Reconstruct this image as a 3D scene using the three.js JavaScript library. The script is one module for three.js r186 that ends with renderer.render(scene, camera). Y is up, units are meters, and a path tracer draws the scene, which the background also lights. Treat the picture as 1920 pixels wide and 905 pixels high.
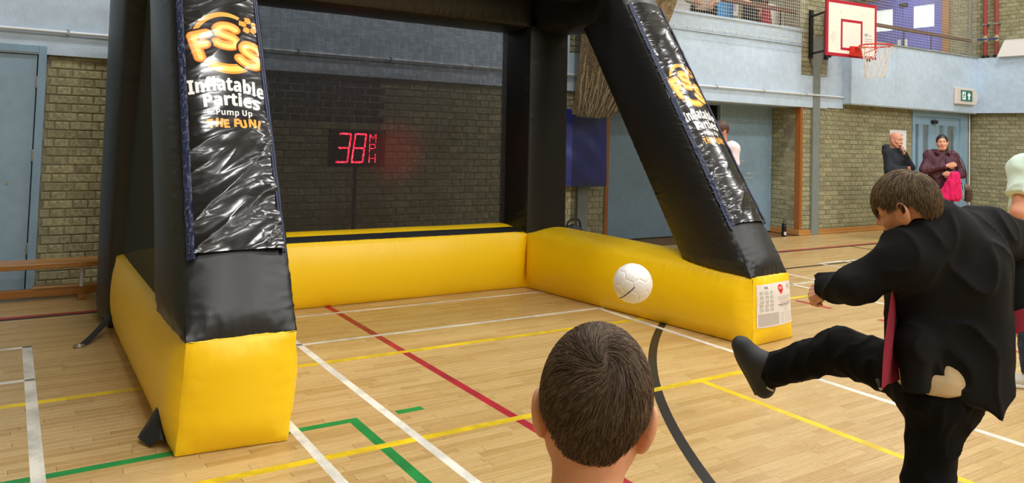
import * as THREE from 'three';
import { mergeGeometries } from 'three/addons/utils/BufferGeometryUtils.js';
import { RoundedBoxGeometry } from 'three/addons/geometries/RoundedBoxGeometry.js';
import { ImprovedNoise } from 'three/addons/math/ImprovedNoise.js';
import { RectAreaLightUniformsLib } from 'three/addons/lights/RectAreaLightUniformsLib.js';

// ---------- camera, light, exposure ----------
const scene = new THREE.Scene();
scene.background = new THREE.Color(0x000000);
const camera = new THREE.PerspectiveCamera(2 * Math.atan(720 / 1458.88) * 180 / Math.PI, 1920 / 1440, 0.05, 100);
camera.setViewOffset(1920, 1440, 0, 535, 1920, 905);            // the lower part of a 4:3 photograph
camera.position.set(0, 1.44, 0);
camera.setRotationFromMatrix(new THREE.Matrix4().makeBasis(
  new THREE.Vector3(0.83878, 0.03059, 0.54361), new THREE.Vector3(-0.04979, 0.99855, 0.02064), new THREE.Vector3(-0.54219, -0.04438, 0.83908)));
scene.add(camera);
const renderer = new THREE.WebGLRenderer({ antialias: true });
renderer.toneMapping = THREE.LinearToneMapping;
renderer.toneMappingExposure = 1.12;
renderer.shadowMap.enabled = true;
RectAreaLightUniformsLib.init();
const LAMP_COLOR = 0xfffdfa, LAMP_POWER = 36, LAMP_W = 1.5, LAMP_D = 0.6, CEIL = 7.4;
const LAMPS = [];
for (const z of [-5.4, -1.6, 2.2, 6.0, 9.8]) for (const x of [1.2, 5.2, 9.2, 13.2]) LAMPS.push([x, z]);
const GALLERY_LAMPS = [[7.6, -8.9], [11.0, -8.9], [14.4, -8.9]], GALLERY_POWER = 9;

// ---------- helpers ----------
const V = (x, y, z) => new THREE.Vector3(x, y, z);
function rng(seed) { let a = seed >>> 0; return () => { a = (a + 0x6D2B79F5) | 0; let t = Math.imul(a ^ (a >>> 15), 1 | a); t = (t + Math.imul(t ^ (t >>> 7), 61 | t)) ^ t; return ((t ^ (t >>> 14)) >>> 0) / 4294967296; }; }
const perlin = new ImprovedNoise(), n3 = (x, y, z = 0) => perlin.noise(x, y, z);
const clamp = (x, a, b) => Math.min(b, Math.max(a, x)), lerp = (a, b, t) => a + (b - a) * t, sstep = (a, b, x) => { const t = clamp((x - a) / (b - a), 0, 1); return t * t * (3 - 2 * t); };
const taken = {};
function numbered(n) { taken[n] = (taken[n] ?? -1) + 1; return taken[n] ? n + '_' + String(taken[n]).padStart(3, '0') : n; }
function tag(o, label, category, group, kind) { if (label) o.userData.label = label; if (category) o.userData.category = category; if (group) o.userData.group = group; if (kind) o.userData.kind = kind; return o; }
function thing(name, label, category, [x, y, z] = [0, 0, 0], turn = 0, group) {
  const o = new THREE.Group(); o.name = numbered(name); o.position.set(x, y, z); o.rotation.y = turn; scene.add(o);
  return tag(o, label, category, group);
}
function part(name, geo, mat, parent, label) {
  const m = new THREE.Mesh(geo, mat); m.name = parent ? name : numbered(name); m.castShadow = m.receiveShadow = true; (parent ?? scene).add(m);
  if (label) m.userData.label = label;
  return m;
}
function struct(name, label) { const o = new THREE.Group(); o.name = numbered(name); o.userData.kind = 'structure'; if (label) o.userData.label = label; scene.add(o); return o; }
// geometry helpers
function box(x0, x1, y0, y1, z0, z1) { const g = new THREE.BoxGeometry(x1 - x0, y1 - y0, z1 - z0); g.translate((x0 + x1) / 2, (y0 + y1) / 2, (z0 + z1) / 2); return boxUV(g); }
function rbox(x0, x1, y0, y1, z0, z1, r = 0.005, seg = 2) { const g = new RoundedBoxGeometry(x1 - x0, y1 - y0, z1 - z0, seg, Math.min(r, (x1 - x0) / 2.01, (y1 - y0) / 2.01, (z1 - z0) / 2.01)); g.translate((x0 + x1) / 2, (y0 + y1) / 2, (z0 + z1) / 2); return boxUV(g); }
function boxUV(g) {           // texture coordinates in metres, by the way each face points
  const p = g.attributes.position, n = g.attributes.normal, uv = new Float32Array(p.count * 2);
  for (let i = 0; i < p.count; i++) {
    const ax = Math.abs(n.getX(i)), ay = Math.abs(n.getY(i)), az = Math.abs(n.getZ(i));
    uv[2 * i] = ax > ay && ax > az ? p.getZ(i) : p.getX(i); uv[2 * i + 1] = ay >= ax && ay >= az ? p.getZ(i) : p.getY(i);
  }
  g.setAttribute('uv', new THREE.BufferAttribute(uv, 2)); return g;
}
function tube(points, r, seg = 24, sides = 10, closed = false) { return new THREE.TubeGeometry(new THREE.CatmullRomCurve3(points.map((p) => p.isVector3 ? p : V(...p)), closed), seg, r, sides, closed); }
function rod(a, b, r, sides = 10, r2 = r) {
  a = a.isVector3 ? a : V(...a); b = b.isVector3 ? b : V(...b);
  const d = b.clone().sub(a), g = new THREE.CylinderGeometry(r2, r, d.length(), sides, 1);
  g.applyQuaternion(new THREE.Quaternion().setFromUnitVectors(V(0, 1, 0), d.clone().normalize())); g.translate((a.x + b.x) / 2, (a.y + b.y) / 2, (a.z + b.z) / 2); return g;
}
function joined(list) { return mergeGeometries(list.map((g) => { const h = g.index ? g.toNonIndexed() : g; for (const k of Object.keys(h.attributes)) if (!['position', 'normal', 'uv'].includes(k)) h.deleteAttribute(k); if (!h.attributes.uv) h.setAttribute('uv', new THREE.BufferAttribute(new Float32Array(h.attributes.position.count * 2), 2)); return h; })); }
function grid(nu, nv, f, uvf) { // f(u, v) -> Vector3
  const pos = [], uv = [], idx = [];
  for (let j = 0; j <= nv; j++) for (let i = 0; i <= nu; i++) { const p = f(i / nu, j / nv); pos.push(p.x, p.y, p.z); const t = uvf ? uvf(i / nu, j / nv) : [i / nu, j / nv]; uv.push(...t); }
  for (let j = 0; j < nv; j++) for (let i = 0; i < nu; i++) { const a = j * (nu + 1) + i, b = a + 1, c = a + nu + 1, d = c + 1; idx.push(a, b, d, a, d, c); }
  const g = new THREE.BufferGeometry(); g.setAttribute('position', new THREE.Float32BufferAttribute(pos, 3)); g.setAttribute('uv', new THREE.Float32BufferAttribute(uv, 2)); g.setIndex(idx); g.computeVertexNormals(); return g;
}
// procedural textures (periodic value noise)
function periodic(px, py, seed) {
  const r = rng(seed), t = new Float32Array(px * py); for (let i = 0; i < t.length; i++) t[i] = r();
  return (u, v) => { const x = u * px, y = v * py, xi = Math.floor(x), yi = Math.floor(y), fx = x - xi, fy = y - yi, a = ((xi % px) + px) % px, b = (a + 1) % px, c = (((yi % py) + py) % py) * px, d = ((((yi + 1) % py) + py) % py) * px, sx = fx * fx * (3 - 2 * fx), sy = fy * fy * (3 - 2 * fy);
    return lerp(lerp(t[c + a], t[c + b], sx), lerp(t[d + a], t[d + b], sx), sy); };
}
function tex(w, h, f, srgb = false, size = [1, 1]) { // f(u, v) -> [r, g, b] or one value, 0..1
  const d = new Uint8Array(w * h * 4);
  for (let y = 0; y < h; y++) for (let x = 0; x < w; x++) { const c = f((x + 0.5) / w, (y + 0.5) / h), o = (y * w + x) * 4; if (typeof c === 'number') d[o] = d[o + 1] = d[o + 2] = clamp(c, 0, 1) * 255; else for (let k = 0; k < 3; k++) d[o + k] = clamp(c[k], 0, 1) * 255; d[o + 3] = 255; }
  const t = new THREE.DataTexture(d, w, h); t.wrapS = t.wrapT = THREE.RepeatWrapping; t.magFilter = t.minFilter = THREE.LinearFilter; if (srgb) t.colorSpace = THREE.SRGBColorSpace; t.repeat.set(1 / size[0], 1 / size[1]); t.needsUpdate = true; return t;
}
function canvasTex(w, h, draw) { const c = document.createElement('canvas'); c.width = w; c.height = h; draw(c.getContext('2d'), w, h); const t = new THREE.CanvasTexture(c); t.colorSpace = THREE.SRGBColorSpace; t.magFilter = THREE.LinearFilter; t.minFilter = THREE.LinearFilter; return t; }
const std = (o) => new THREE.MeshStandardMaterial(o), phys = (o) => new THREE.MeshPhysicalMaterial(o);

const NA = periodic(8, 8, 1), NB = periodic(24, 24, 2), NC = periodic(80, 80, 3), ND = periodic(200, 200, 4), GR = periodic(5, 96, 5), GR2 = periodic(14, 220, 6), FL = periodic(40, 110, 7);
const T = {
  plaster: tex(256, 256, (u, v) => 0.5 + 0.22 * (NB(u, v) - 0.5) + 0.35 * (NC(u, v) - 0.5) + 0.5 * (ND(u, v) - 0.5), false, [0.8, 0.8]),
  paint: tex(512, 256, (u, v) => { const k = 0.955 + 0.05 * (NA(u, v) - 0.5) + 0.05 * (NB(u * 2, v) - 0.5) + 0.03 * (ND(u, v) - 0.5); return [k, k, k]; }, true, [3, 1.5]),
  wood: tex(1024, 512, (u, v) => { const g = GR(u, v), f = GR2(u, v), k = 0.90 + 0.09 * (g - 0.5) + 0.08 * (f - 0.5) + 0.05 * (NC(u, v) - 0.5) - 0.10 * Math.pow(FL(u, v), 9); return [k, k * (0.985 + 0.03 * (f - 0.5)), k * (0.965 + 0.05 * (g - 0.5))]; }, true, [1.6, 0.5]),
  brick: tex(256, 256, (u, v) => { const k = 0.88 + 0.22 * (NB(u, v) - 0.5) + 0.16 * (NC(u, v) - 0.5) + 0.12 * (ND(u, v) - 0.5); return [k, k, k * 0.985]; }, true, [0.5, 0.5]),
  vinyl: tex(256, 256, (u, v) => 0.5 + 0.5 * (NC(u, v) - 0.5) + 0.3 * (ND(u, v) - 0.5), false, [0.25, 0.25]),
  cloth: tex(128, 128, (u, v) => 0.5 + 0.25 * Math.sin(u * 128 * Math.PI / 2) * Math.sin(v * 128 * Math.PI / 2) + 0.25 * (NC(u, v) - 0.5), false, [0.06, 0.06]),
  mottle: tex(256, 256, (u, v) => { const k = 0.9 + 0.2 * (NA(u, v) - 0.5) + 0.14 * (NB(u, v) - 0.5) + 0.1 * (ND(u, v) - 0.5); return [k, k, k]; }, true, [1.2, 1.2]),
  weave: tex(512, 512, (u, v) => 0.5 + 0.35 * (NC(u, v * 0.15) - 0.5) + 0.35 * (NC(u * 0.15, v) - 0.5) + 0.2 * (ND(u, v) - 0.5) + 0.1 * (NB(u, v) - 0.5), false, [1, 1]),
};
// ---------- the hall ----------
const ZW = -7.72, XR = 15.42, XL = -4.2, ZN = 12, BAND = 1.985;
const M = {
  band: std({ color: 0xc4d9ee, map: T.paint, roughness: 0.6, bumpMap: T.plaster, bumpScale: 0.002 }),
  mortar: std({ color: 0x968f76, roughness: 0.95, map: T.mottle }),
  blueDoor: std({ color: 0x9ab8d0, roughness: 0.45, map: T.paint }),
  blueFrame: std({ color: 0x8fb0ca, roughness: 0.45, map: T.paint }),
  pipe: std({ color: 0xd6dde4, roughness: 0.4 }),
  post: std({ color: 0x848d89, roughness: 0.5, map: T.paint }),
  trimWood: std({ color: 0xb06c2e, roughness: 0.35, map: T.wood }),
  skirt: std({ color: 0xc8914f, roughness: 0.35, map: T.wood }),
  ceiling: std({ color: 0x9c9c98, roughness: 0.9 }),
  plainWall: std({ color: 0xa9a58a, roughness: 0.9, map: T.mottle }),
  steel: std({ color: 0xb8bcc0, metalness: 1, roughness: 0.35 }),
  blackMetal: std({ color: 0x17181a, roughness: 0.5 }),
  white: std({ color: 0xe9e9e6, roughness: 0.6 }),
  lampBody: std({ color: 0xe0e0e0, roughness: 0.5 }),
  lampGlow: std({ color: 0x111111, emissive: LAMP_COLOR, emissiveIntensity: 6, roughness: 0.5 }),
};
const glass = phys({ color: 0xf4f8fa, roughness: 0.04, transmission: 1, thickness: 0, ior: 1.5 });

// floor: maple strips laid on a dark bed, court lines painted over them
const floor = struct('floor', 'light maple strip floor of a sports hall with coloured court lines');
part('floor_bed', box(XL, XR + 0.2, -0.2, -0.006, -9.0, ZN), std({ color: 0x6b4a24, roughness: 0.8 }), floor);
const WOODS = [0xd3b378, 0xd8b97f, 0xceac70, 0xd5b67b, 0xc8a669].map((c) => phys({ color: c, map: T.wood, roughness: 0.42, clearcoat: 0.35, clearcoatRoughness: 0.22 }));
function stripGeo(L, u0, v0, w = 0.0505, x = 0, z = 0) { // one strip, its top at 0, its edges chamfered
  const a = L / 2, b = w / 2, c = 0.0006, h = -0.006, P = [], U = [], quad = (...q) => { for (const k of [0, 1, 2, 0, 2, 3]) { P.push(q[k][0] + x, q[k][1], q[k][2] + z); U.push(u0 + q[k][0], v0 + q[k][2]); } };
  quad([-a + c, 0, b - c], [a - c, 0, b - c], [a - c, 0, -b + c], [-a + c, 0, -b + c]);
  quad([-a, -c, b], [a, -c, b], [a - c, 0, b - c], [-a + c, 0, b - c]); quad([-a, h, b], [a, h, b], [a, -c, b], [-a, -c, b]);
  quad([a, -c, b], [a, -c, -b], [a - c, 0, -b + c], [a - c, 0, b - c]); quad([a, h, b], [a, h, -b], [a, -c, -b], [a, -c, b]);
  quad([-a, -c, -b], [-a, -c, b], [-a + c, 0, b - c], [-a + c, 0, -b + c]); quad([a, -c, -b], [-a, -c, -b], [-a + c, 0, -b + c], [a - c, 0, -b + c]);
  const g = new THREE.BufferGeometry(); g.setAttribute('position', new THREE.Float32BufferAttribute(P, 3)); g.setAttribute('uv', new THREE.Float32BufferAttribute(U, 2)); g.computeVertexNormals(); return g;
}
{
  const r = rng(11), LEN = [0.30, 0.38, 0.46, 0.54, 0.62], variants = LEN.map((L) => [0, 1, 2].map((k) => stripGeo(L - 0.0012, r() * 3, r() * 3))), far = WOODS.map(() => []), near = [];
  const right = V(0.83878, 0.03059, 0.54361), up = V(-0.04979, 0.99855, 0.02064), fwd = V(0.54219, 0.04438, -0.83908), q = V(0, 0, 0);
  for (let k = 0, z = -7.69; z < 1.2; k++) {
    const w = k % 10 === 9 ? 0.0495 : 0.0508, zc = z + w / 2; z += 0.0515;
    for (let x = XL + 0.02 + r() * 0.3; x < XR - 0.4;) {
      const li = Math.floor(r() * LEN.length), L = LEN[li], vi = Math.floor(r() * 3), m = Math.min(4, Math.floor(r() * 5)), xc = x + L / 2; x += L;
      q.set(xc, -1.44, zc); const d = q.dot(fwd), px = 960 + 1458.9 * q.dot(right) / d, py = 185 - 1458.9 * q.dot(up) / d;
      if (d > 1 && px > -60 && px < 1980 && py < 960 && !(px > 1010 && px < 1230 && py > 640)) near.push([d, xc, zc, li, vi, m]); else far[m].push(stripGeo(L - 0.0012, (xc * 7.3) % 3, (zc * 11.7) % 3, w, xc, zc));
    }
  }
  near.sort((a, b) => a[0] - b[0]);
  near.forEach(([, xc, zc, li, vi, m], i) => { if (i < 300) part('strip', variants[li][vi], WOODS[m], floor).position.set(xc, 0, zc); else far[m].push(stripGeo(LEN[li] - 0.0012, (xc * 7.3) % 3, (zc * 11.7) % 3, 0.0506, xc, zc)); });
  const all = mergeGeometries(far.map((l) => mergeGeometries(l)), true), m = new THREE.Mesh(all, WOODS); m.name = 'strip_field'; m.userData.kind = 'stuff'; m.castShadow = m.receiveShadow = true; floor.add(m);
  part('floor_slab', box(XL, XR, -0.2, -0.001, 1.2, ZN), WOODS[0], floor);
}
{ // court lines, later colours over earlier ones
  const paint = (c) => phys({ color: c, roughness: 0.5, clearcoat: 0.15, clearcoatRoughness: 0.25, map: T.mottle });
  const P = { black: paint(0x0d1013), red: paint(0xb8142f), green: paint(0x0f8a3a), yellow: paint(0xf2cf12), white: paint(0xe9e6da) }, up = { black: 3, red: 3.4, green: 3.8, yellow: 4.4, white: 5 };
  const strip = (c, x0, x1, z0, z1, label) => part(c + '_line', box(x0, x1, 0, up[c] * 1e-4, z0, z1), P[c], floor, label), along = (c, x, z0, z1, w, l) => strip(c, x - w / 2, x + w / 2, z0, z1, l), across = (c, z, x0, x1, w, l) => strip(c, x0, x1, z - w / 2, z + w / 2, l);
  for (const x of [1.215, 1.69, 6.745, 7.22]) along('white', x, -5.872, 1.15, 0.046);
  along('white', 4.23, -5.11, -1.1, 0.046); across('white', -5.872, 1.19, 7.245, 0.042); across('white', -5.115, 1.19, 7.245, 0.042);
  along('white', 0.173, -5.835, 1.15, 0.053); across('white', -5.815, XL, 0.198, 0.042); across('white', -5.083, XL, 0.198, 0.042);
  for (const x of [8.22, 8.69]) along('white', x, -5.845, 1.15, 0.046); across('white', -5.845, 8.2, 14, 0.046); across('white', -5.1, 8.2, 14, 0.042);
  along('red', 2.238, -6.67, 1.15, 0.052); across('red', -6.705, XL, 14.5, 0.05); across('black', -6.65, XL, 14.5, 0.05);
  for (let k = 0; k < 6; k++) along('red', 6.105, -4.584 + 0.805 * k, -4.215 + 0.805 * k, 0.05);
  across('black', -5.765, 5.3, 14.2, 0.05); along('black', 10.03, -6.62, -5.79, 0.05);
  across('green', -3.69, XL, 1.534, 0.05); along('green', 1.508, -3.665, 1.15, 0.052); across('green', -3.686, 1.738, 1.886, 0.05);
  across('yellow', -3.327, XL, 4.35, 0.052); across('yellow', -4.665, XL, 9.5, 0.05); along('yellow', 3.55, -3.30, 1.15, 0.048);
  const arc = grid(80, 1, (u, v) => { const a = lerp(-2.1, -3.13, u), R = 6.7377 + (v - 0.5) * 0.056; return V(8.499 + R * Math.cos(a), 0.0003, 0.835 + R * Math.sin(a)); }); part('black_line', arc, P.black, floor, 'black curved court line');
}
// ceiling with its lamps
const ceiling = struct('ceiling'); part('ceiling_slab', box(XL - 0.2, XR + 0.3, CEIL, CEIL + 0.2, -10.4, ZN + 0.2), M.ceiling, ceiling);
for (const [x, z] of LAMPS) {
  const t = thing('ceiling_light', 'flat white ceiling light panel high over the hall', 'ceiling light', [x, CEIL, z], 0, 'hall ceiling lights');
  part('housing', rbox(-LAMP_W / 2 - 0.04, LAMP_W / 2 + 0.04, -0.12, 0, -LAMP_D / 2 - 0.04, LAMP_D / 2 + 0.04, 0.02), M.lampBody, t); part('diffuser', box(-LAMP_W / 2, LAMP_W / 2, -0.13, -0.121, -LAMP_D / 2, LAMP_D / 2), M.lampGlow, t);
  const l = new THREE.RectAreaLight(LAMP_COLOR, LAMP_POWER, LAMP_W, LAMP_D); l.position.set(0, -0.14, 0); l.rotation.x = -Math.PI / 2; t.add(l);
}
for (const [x, z] of GALLERY_LAMPS) {
  const t = thing('gallery_light', 'flat white ceiling light over the spectator gallery', 'ceiling light', [x, 4.8, z], 0, "gallery ceiling lights");
  part('housing', rbox(-0.64, 0.64, -0.08, 0, -0.19, 0.19, 0.02), M.lampBody, t); part('diffuser', box(-0.6, 0.6, -0.09, -0.081, -0.15, 0.15), M.lampGlow, t);
  const l = new THREE.RectAreaLight(0xf2f6ff, GALLERY_POWER, 1.2, 0.3); l.position.set(0, -0.1, 0); l.rotation.x = -Math.PI / 2; t.add(l);
}
// bricks in Flemish bond
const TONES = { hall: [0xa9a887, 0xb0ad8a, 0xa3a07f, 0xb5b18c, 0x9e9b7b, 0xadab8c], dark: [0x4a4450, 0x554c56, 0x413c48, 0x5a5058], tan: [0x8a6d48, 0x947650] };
const BM = Object.fromEntries(Object.entries(TONES).map(([k, l]) => [k, l.map((c) => std({ color: c, map: T.brick, roughness: 0.92, bumpMap: T.vinyl, bumpScale: 0.0012 }))]));
function brickGeo(w, h, du, dv) { // front face proud of the joint, edges worn round
  const a = w / 2, b = h / 2, c = 0.004, d = -0.012, P = [], U = [], quad = (...q) => { for (const k of [0, 1, 2, 0, 2, 3]) { P.push(...q[k]); U.push(q[k][0] + du, q[k][1] + dv); } };
  quad([-a + c, -b + c, 0], [a - c, -b + c, 0], [a - c, b - c, 0], [-a + c, b - c, 0]);
  const o = [[-a, -b], [a, -b], [a, b], [-a, b]], i = [[-a + c, -b + c], [a - c, -b + c], [a - c, b - c], [-a + c, b - c]];
  for (let k = 0; k < 4; k++) { const l = (k + 1) % 4; quad([...o[k], -0.003], [...o[l], -0.003], [...i[l], 0], [...i[k], 0]); quad([...o[k], d], [...o[l], d], [...o[l], -0.003], [...o[k], -0.003]); }
  const g = new THREE.BufferGeometry(); g.setAttribute('position', new THREE.Float32BufferAttribute(P, 3)); g.setAttribute('uv', new THREE.Float32BufferAttribute(U, 2)); g.computeVertexNormals(); return g;
}
const STRETCH = [0, 1, 2, 3].map((k) => brickGeo(0.213, 0.064, k * 0.37, k * 0.21)), HEAD = [0, 1, 2, 3].map((k) => brickGeo(0.101, 0.064, k * 0.29, k * 0.13));
// lays a rectangle u0..u1 by v0..v1 of a wall; at(u, v) gives the place, turn the facing; tone(u, v, r) a list of materials or null for none; rank(u, v) sorts out the pieces built singly
function brickWall(parent, { u0, u1, v0, v1, at, turn, tone, rank, seed, phase = 0, most = 300 }) {
  const r = rng(seed), list = [];
  for (let j = Math.floor(v0 / 0.075); j * 0.075 < v1 - 0.01; j++) {
    const vb = Math.max(j * 0.075, v0), vt = Math.min((j + 1) * 0.075, v1); if (vt - vb < 0.02) continue;
    let u = u0 - 0.3375 * 2 + ((j % 2) * 0.16875 + phase) % 0.3375, s = 0;
    for (; u < u1; s++) {
      const L = s % 2 ? 0.1125 : 0.225, a = Math.max(u, u0), b = Math.min(u + L, u1); u += L; const h = r(), k = Math.floor(r() * 4), jit = (r() - 0.5) * 0.003;
      if (b - a < 0.03) continue;
      const uc = (a + b) / 2, vc = (vb + vt) / 2, ms = tone(uc, vc, r); if (!ms) continue;
      list.push({ uc, vc, sx: (b - a - 0.011) / (s % 2 ? 0.1015 : 0.214), sy: (vt - vb - 0.0105) / 0.0645, g: (s % 2 ? HEAD : STRETCH)[k], m: ms[Math.floor(h * ms.length)], jit, score: rank(uc, vc) });
    }
  }
  list.sort((a, b) => b.score - a.score);
  const rest = new Map(), mat = new THREE.Matrix4(), qt = new THREE.Quaternion().setFromEuler(new THREE.Euler(0, turn, 0));
  list.forEach((b, i) => {
    const p = at(b.uc, b.vc), n = V(0, 0, 1).applyQuaternion(qt).multiplyScalar(b.jit); p.add(n);
    if (i < most && b.score > 0) { const o = part('brick', b.g, b.m, parent); o.position.copy(p); o.quaternion.copy(qt); o.scale.set(b.sx, b.sy, 1); }
    else { mat.compose(p, qt, V(b.sx, b.sy, 1)); if (!rest.has(b.m)) rest.set(b.m, []); rest.get(b.m).push(b.g.clone().applyMatrix4(mat)); }
  });
  if (rest.size) { const ms = [...rest.keys()], o = new THREE.Mesh(mergeGeometries(ms.map((m) => mergeGeometries(rest.get(m))), true), ms); o.name = 'brickwork'; o.userData.kind = 'stuff'; o.castShadow = o.receiveShadow = true; parent.add(o); }
}
// back wall: recess for the store from x = 6.49 to 10.33, door at the far left, double door on the right
const DOOR_L = [-0.75, 0.25], STORE = [6.49, 10.33], DOOR_R = [13.43, 15.3];
const back = struct('wall_back', 'greenish yellow brick wall under a pale blue band');
for (const [a, b] of [[XL, DOOR_L[0]], [DOOR_L[1], STORE[0]], [STORE[1], DOOR_R[0]]]) part('mortar_bed', box(a, b, 0, BAND + 0.05, ZW - 0.3, ZW - 0.006), M.mortar, back);
part('mortar_bed', box(XL, 5.2, BAND + 0.05, 5.2, ZW - 0.3, ZW - 0.006), M.plainWall, back);
part('upper_wall', box(XL, XR + 0.3, 4.8, CEIL, ZW - 0.3, ZW), M.plainWall, back);
part('gallery_slab', box(5.2, XR, 2.35, 2.55, -10.4, ZW - 0.02), M.plainWall, struct('floor', 'floor of the spectator gallery'));
part('mortar_bed', box(5.72, 6.4, BAND + 0.05, 5.2, ZW - 0.3, ZW - 0.006), M.mortar, back); part('mortar_bed', box(10.3, 10.98, BAND + 0.05, 5.2, ZW - 0.3, ZW - 0.006), M.mortar, back);
const inFrameBack = (x, y) => x < 0.78 ? 9 : x < 1.5 ? -1 : x < 3.45 && y > 1.5 ? 7 : x > 10.3 && x < 11.95 && y > 0.05 ? 6 + y * 0.1 : x > 12.3 ? 5 : x < 4.1 && y > 0.55 && y < 2 ? 4 : -1;
part('mortar_bed', box(2.02, 3.39, 1.5, 1.93, ZW - 0.02, ZW - 0.0045), std({ color: 0xb0a792, roughness: 0.95 }), back);
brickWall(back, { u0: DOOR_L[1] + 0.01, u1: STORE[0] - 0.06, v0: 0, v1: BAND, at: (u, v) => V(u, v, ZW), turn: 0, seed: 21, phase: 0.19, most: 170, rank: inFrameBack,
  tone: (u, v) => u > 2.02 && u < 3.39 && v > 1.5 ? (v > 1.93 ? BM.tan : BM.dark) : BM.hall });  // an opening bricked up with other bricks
brickWall(back, { u0: STORE[1] + 0.05, u1: DOOR_R[0] - 0.01, v0: 0.09, v1: BAND + 0.09, at: (u, v) => V(u, v, ZW), turn: 0, seed: 22, phase: 0.05, most: 130, rank: inFrameBack, tone: () => BM.hall });
brickWall(back, { u0: 5.81, u1: 6.35, v0: 2.47, v1: 5.1, at: (u, v) => V(u, v, ZW), turn: 0, seed: 23, rank: () => 0, tone: () => BM.hall });
brickWall(back, { u0: 10.31, u1: 10.97, v0: 2.49, v1: 5.1, at: (u, v) => V(u, v, ZW), turn: 0, seed: 24, rank: (u, v) => 0, tone: () => BM.hall });
brickWall(back, { u0: XL, u1: DOOR_L[0] - 0.01, v0: 0, v1: BAND, at: (u, v) => V(u, v, ZW), turn: 0, seed: 25, rank: () => 0, tone: () => BM.hall });
// right wall and the reveal of the store
const rightWall = struct('wall_right', 'dark green brick wall beside the double door');
part('mortar_bed', box(XR + 0.006, XR + 0.3, 0, CEIL, -7.72, ZN), M.mortar, rightWall);
brickWall(rightWall, { u0: 4.5, u1: 7.70, v0: 0, v1: 2.08, at: (u, v) => V(XR, v, -u), turn: -Math.PI / 2, seed: 31, most: 160, rank: (u, v) => u > 6.7 ? 5 : 0, tone: () => BM.hall });
brickWall(rightWall, { u0: 4.5, u1: 7.70, v0: 3.1, v1: 5.0, at: (u, v) => V(XR, v, -u), turn: -Math.PI / 2, seed: 32, most: 140, rank: (u, v) => u > 6.6 && v < 3.75 ? 5 : 0, tone: () => BM.hall });
const reveal = struct('wall_store_reveal', 'brick side wall of the store recess');
part('mortar_bed', box(STORE[1] + 0.006, STORE[1] + 0.3, 0, BAND + 0.03, -10.4, ZW - 0.02), M.mortar, reveal);
brickWall(reveal, { u0: 7.73, u1: 8.3, v0: 0.09, v1: BAND + 0.02, at: (u, v) => V(STORE[1], v, -u), turn: -Math.PI / 2, seed: 33, rank: () => 5, tone: () => BM.hall });
// the walls nobody sees
const leftWall = struct('wall_left'); part('wall_slab', box(XL - 0.3, XL, 0, CEIL, -9.3, ZN), M.plainWall, leftWall);
const nearWall = struct('wall_near'); part('wall_slab', box(XL - 0.3, XR + 0.3, 0, CEIL, ZN, ZN + 0.3), M.plainWall, nearWall);
// store room behind the recess
const store = struct('wall_store', 'store room behind the sliding doors');
part('wall_slab', box(STORE[0] - 0.3, STORE[1] + 0.3, 0, 2.4, -10.6, -10.4), M.plainWall, store); part('wall_slab', box(STORE[0] - 0.3, STORE[0] - 0.01, 0, 2.3, -10.4, ZW - 0.3), M.plainWall, store); part('wall_slab', box(STORE[0] - 0.3, STORE[1] + 0.3, 2.02, 2.3, -10.4, ZW - 0.3), M.plainWall, store);
part('floor_bed', box(STORE[0] - 0.3, STORE[1] + 0.3, -0.2, -0.001, -10.4, -8.98), M.plainWall, store);
// pale blue band, its pipe and the gallery front
const band = struct('trim_1', 'pale blue painted band along the back wall');
part('band_panel', rbox(XL, 5.8, BAND, 3.17, ZW - 0.002, ZW + 0.03, 0.004), M.band, band); part('band_panel', box(XL, 5.2, 3.17, 5.2, ZW - 0.002, ZW + 0.028), M.band, band);
part('band_panel', rbox(5.8, 6.36, BAND, 2.46, ZW - 0.002, ZW + 0.03, 0.004), M.band, band);
part('band_panel', rbox(6.36, 10.3, BAND, 3.17, ZW - 0.30, ZW + 0.03, 0.004), M.band, band); part('band_panel', rbox(10.3, 10.97, BAND, 2.485, ZW - 0.002, ZW + 0.03, 0.004), M.band, band); part('band_panel', rbox(10.97, 11.38, BAND + 0.015, 3.17, ZW - 0.30, ZW + 0.03, 0.004), M.band, band);
part('cap_strip', rbox(5.8, 10.3, 2.935, 2.955, ZW + 0.03, ZW + 0.045, 0.003), M.band, band); part('capping', rbox(6.36, 10.3, 3.165, 3.2, ZW - 0.32, ZW + 0.05, 0.006), M.band, band);
const gallery = struct('trim_2', 'pale blue boxed gallery front above the double door');
part('gallery_front', rbox(11.37, 15.31, 2.085, 3.12, -7.72, -7.54, 0.006), M.band, gallery); part('gallery_front', rbox(15.30, XR + 0.01, 2.085, 3.12, -7.54, -3.5, 0.006), M.band, gallery);
part('capping', rbox(11.37, 15.31, 3.12, 3.145, -7.76, -7.52, 0.005), std({ color: 0xaab3ac, roughness: 0.8, map: T.mottle }), gallery);
part('soffit', box(11.37, 15.3, 2.07, 2.085, -7.72, -7.545), std({ color: 0x9aa2a0, roughness: 0.8 }), gallery);
part('joint_cover', box(12.62, 12.63, 2.2, 3.1, -7.541, -7.537), std({ color: 0xb4c2cc, roughness: 0.7 }), gallery);
{
  const t = thing('wall_pipe', 'thin white pipe clipped along the pale blue band', 'pipe'); part('pipe_run', rod([XL + 0.02, 2.185, ZW + 0.055], [11.36, 2.185, ZW + 0.055], 0.014, 12), M.pipe, t);
  for (let x = -3.6; x < 11.2; x += 1.0) part('clip', joined([box(x - 0.008, x + 0.008, 2.168, 2.218, ZW + 0.028, ZW + 0.038), box(x - 0.008, x + 0.008, 2.168, 2.202, ZW + 0.038, ZW + 0.072)]), M.steel, t);
}
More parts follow.
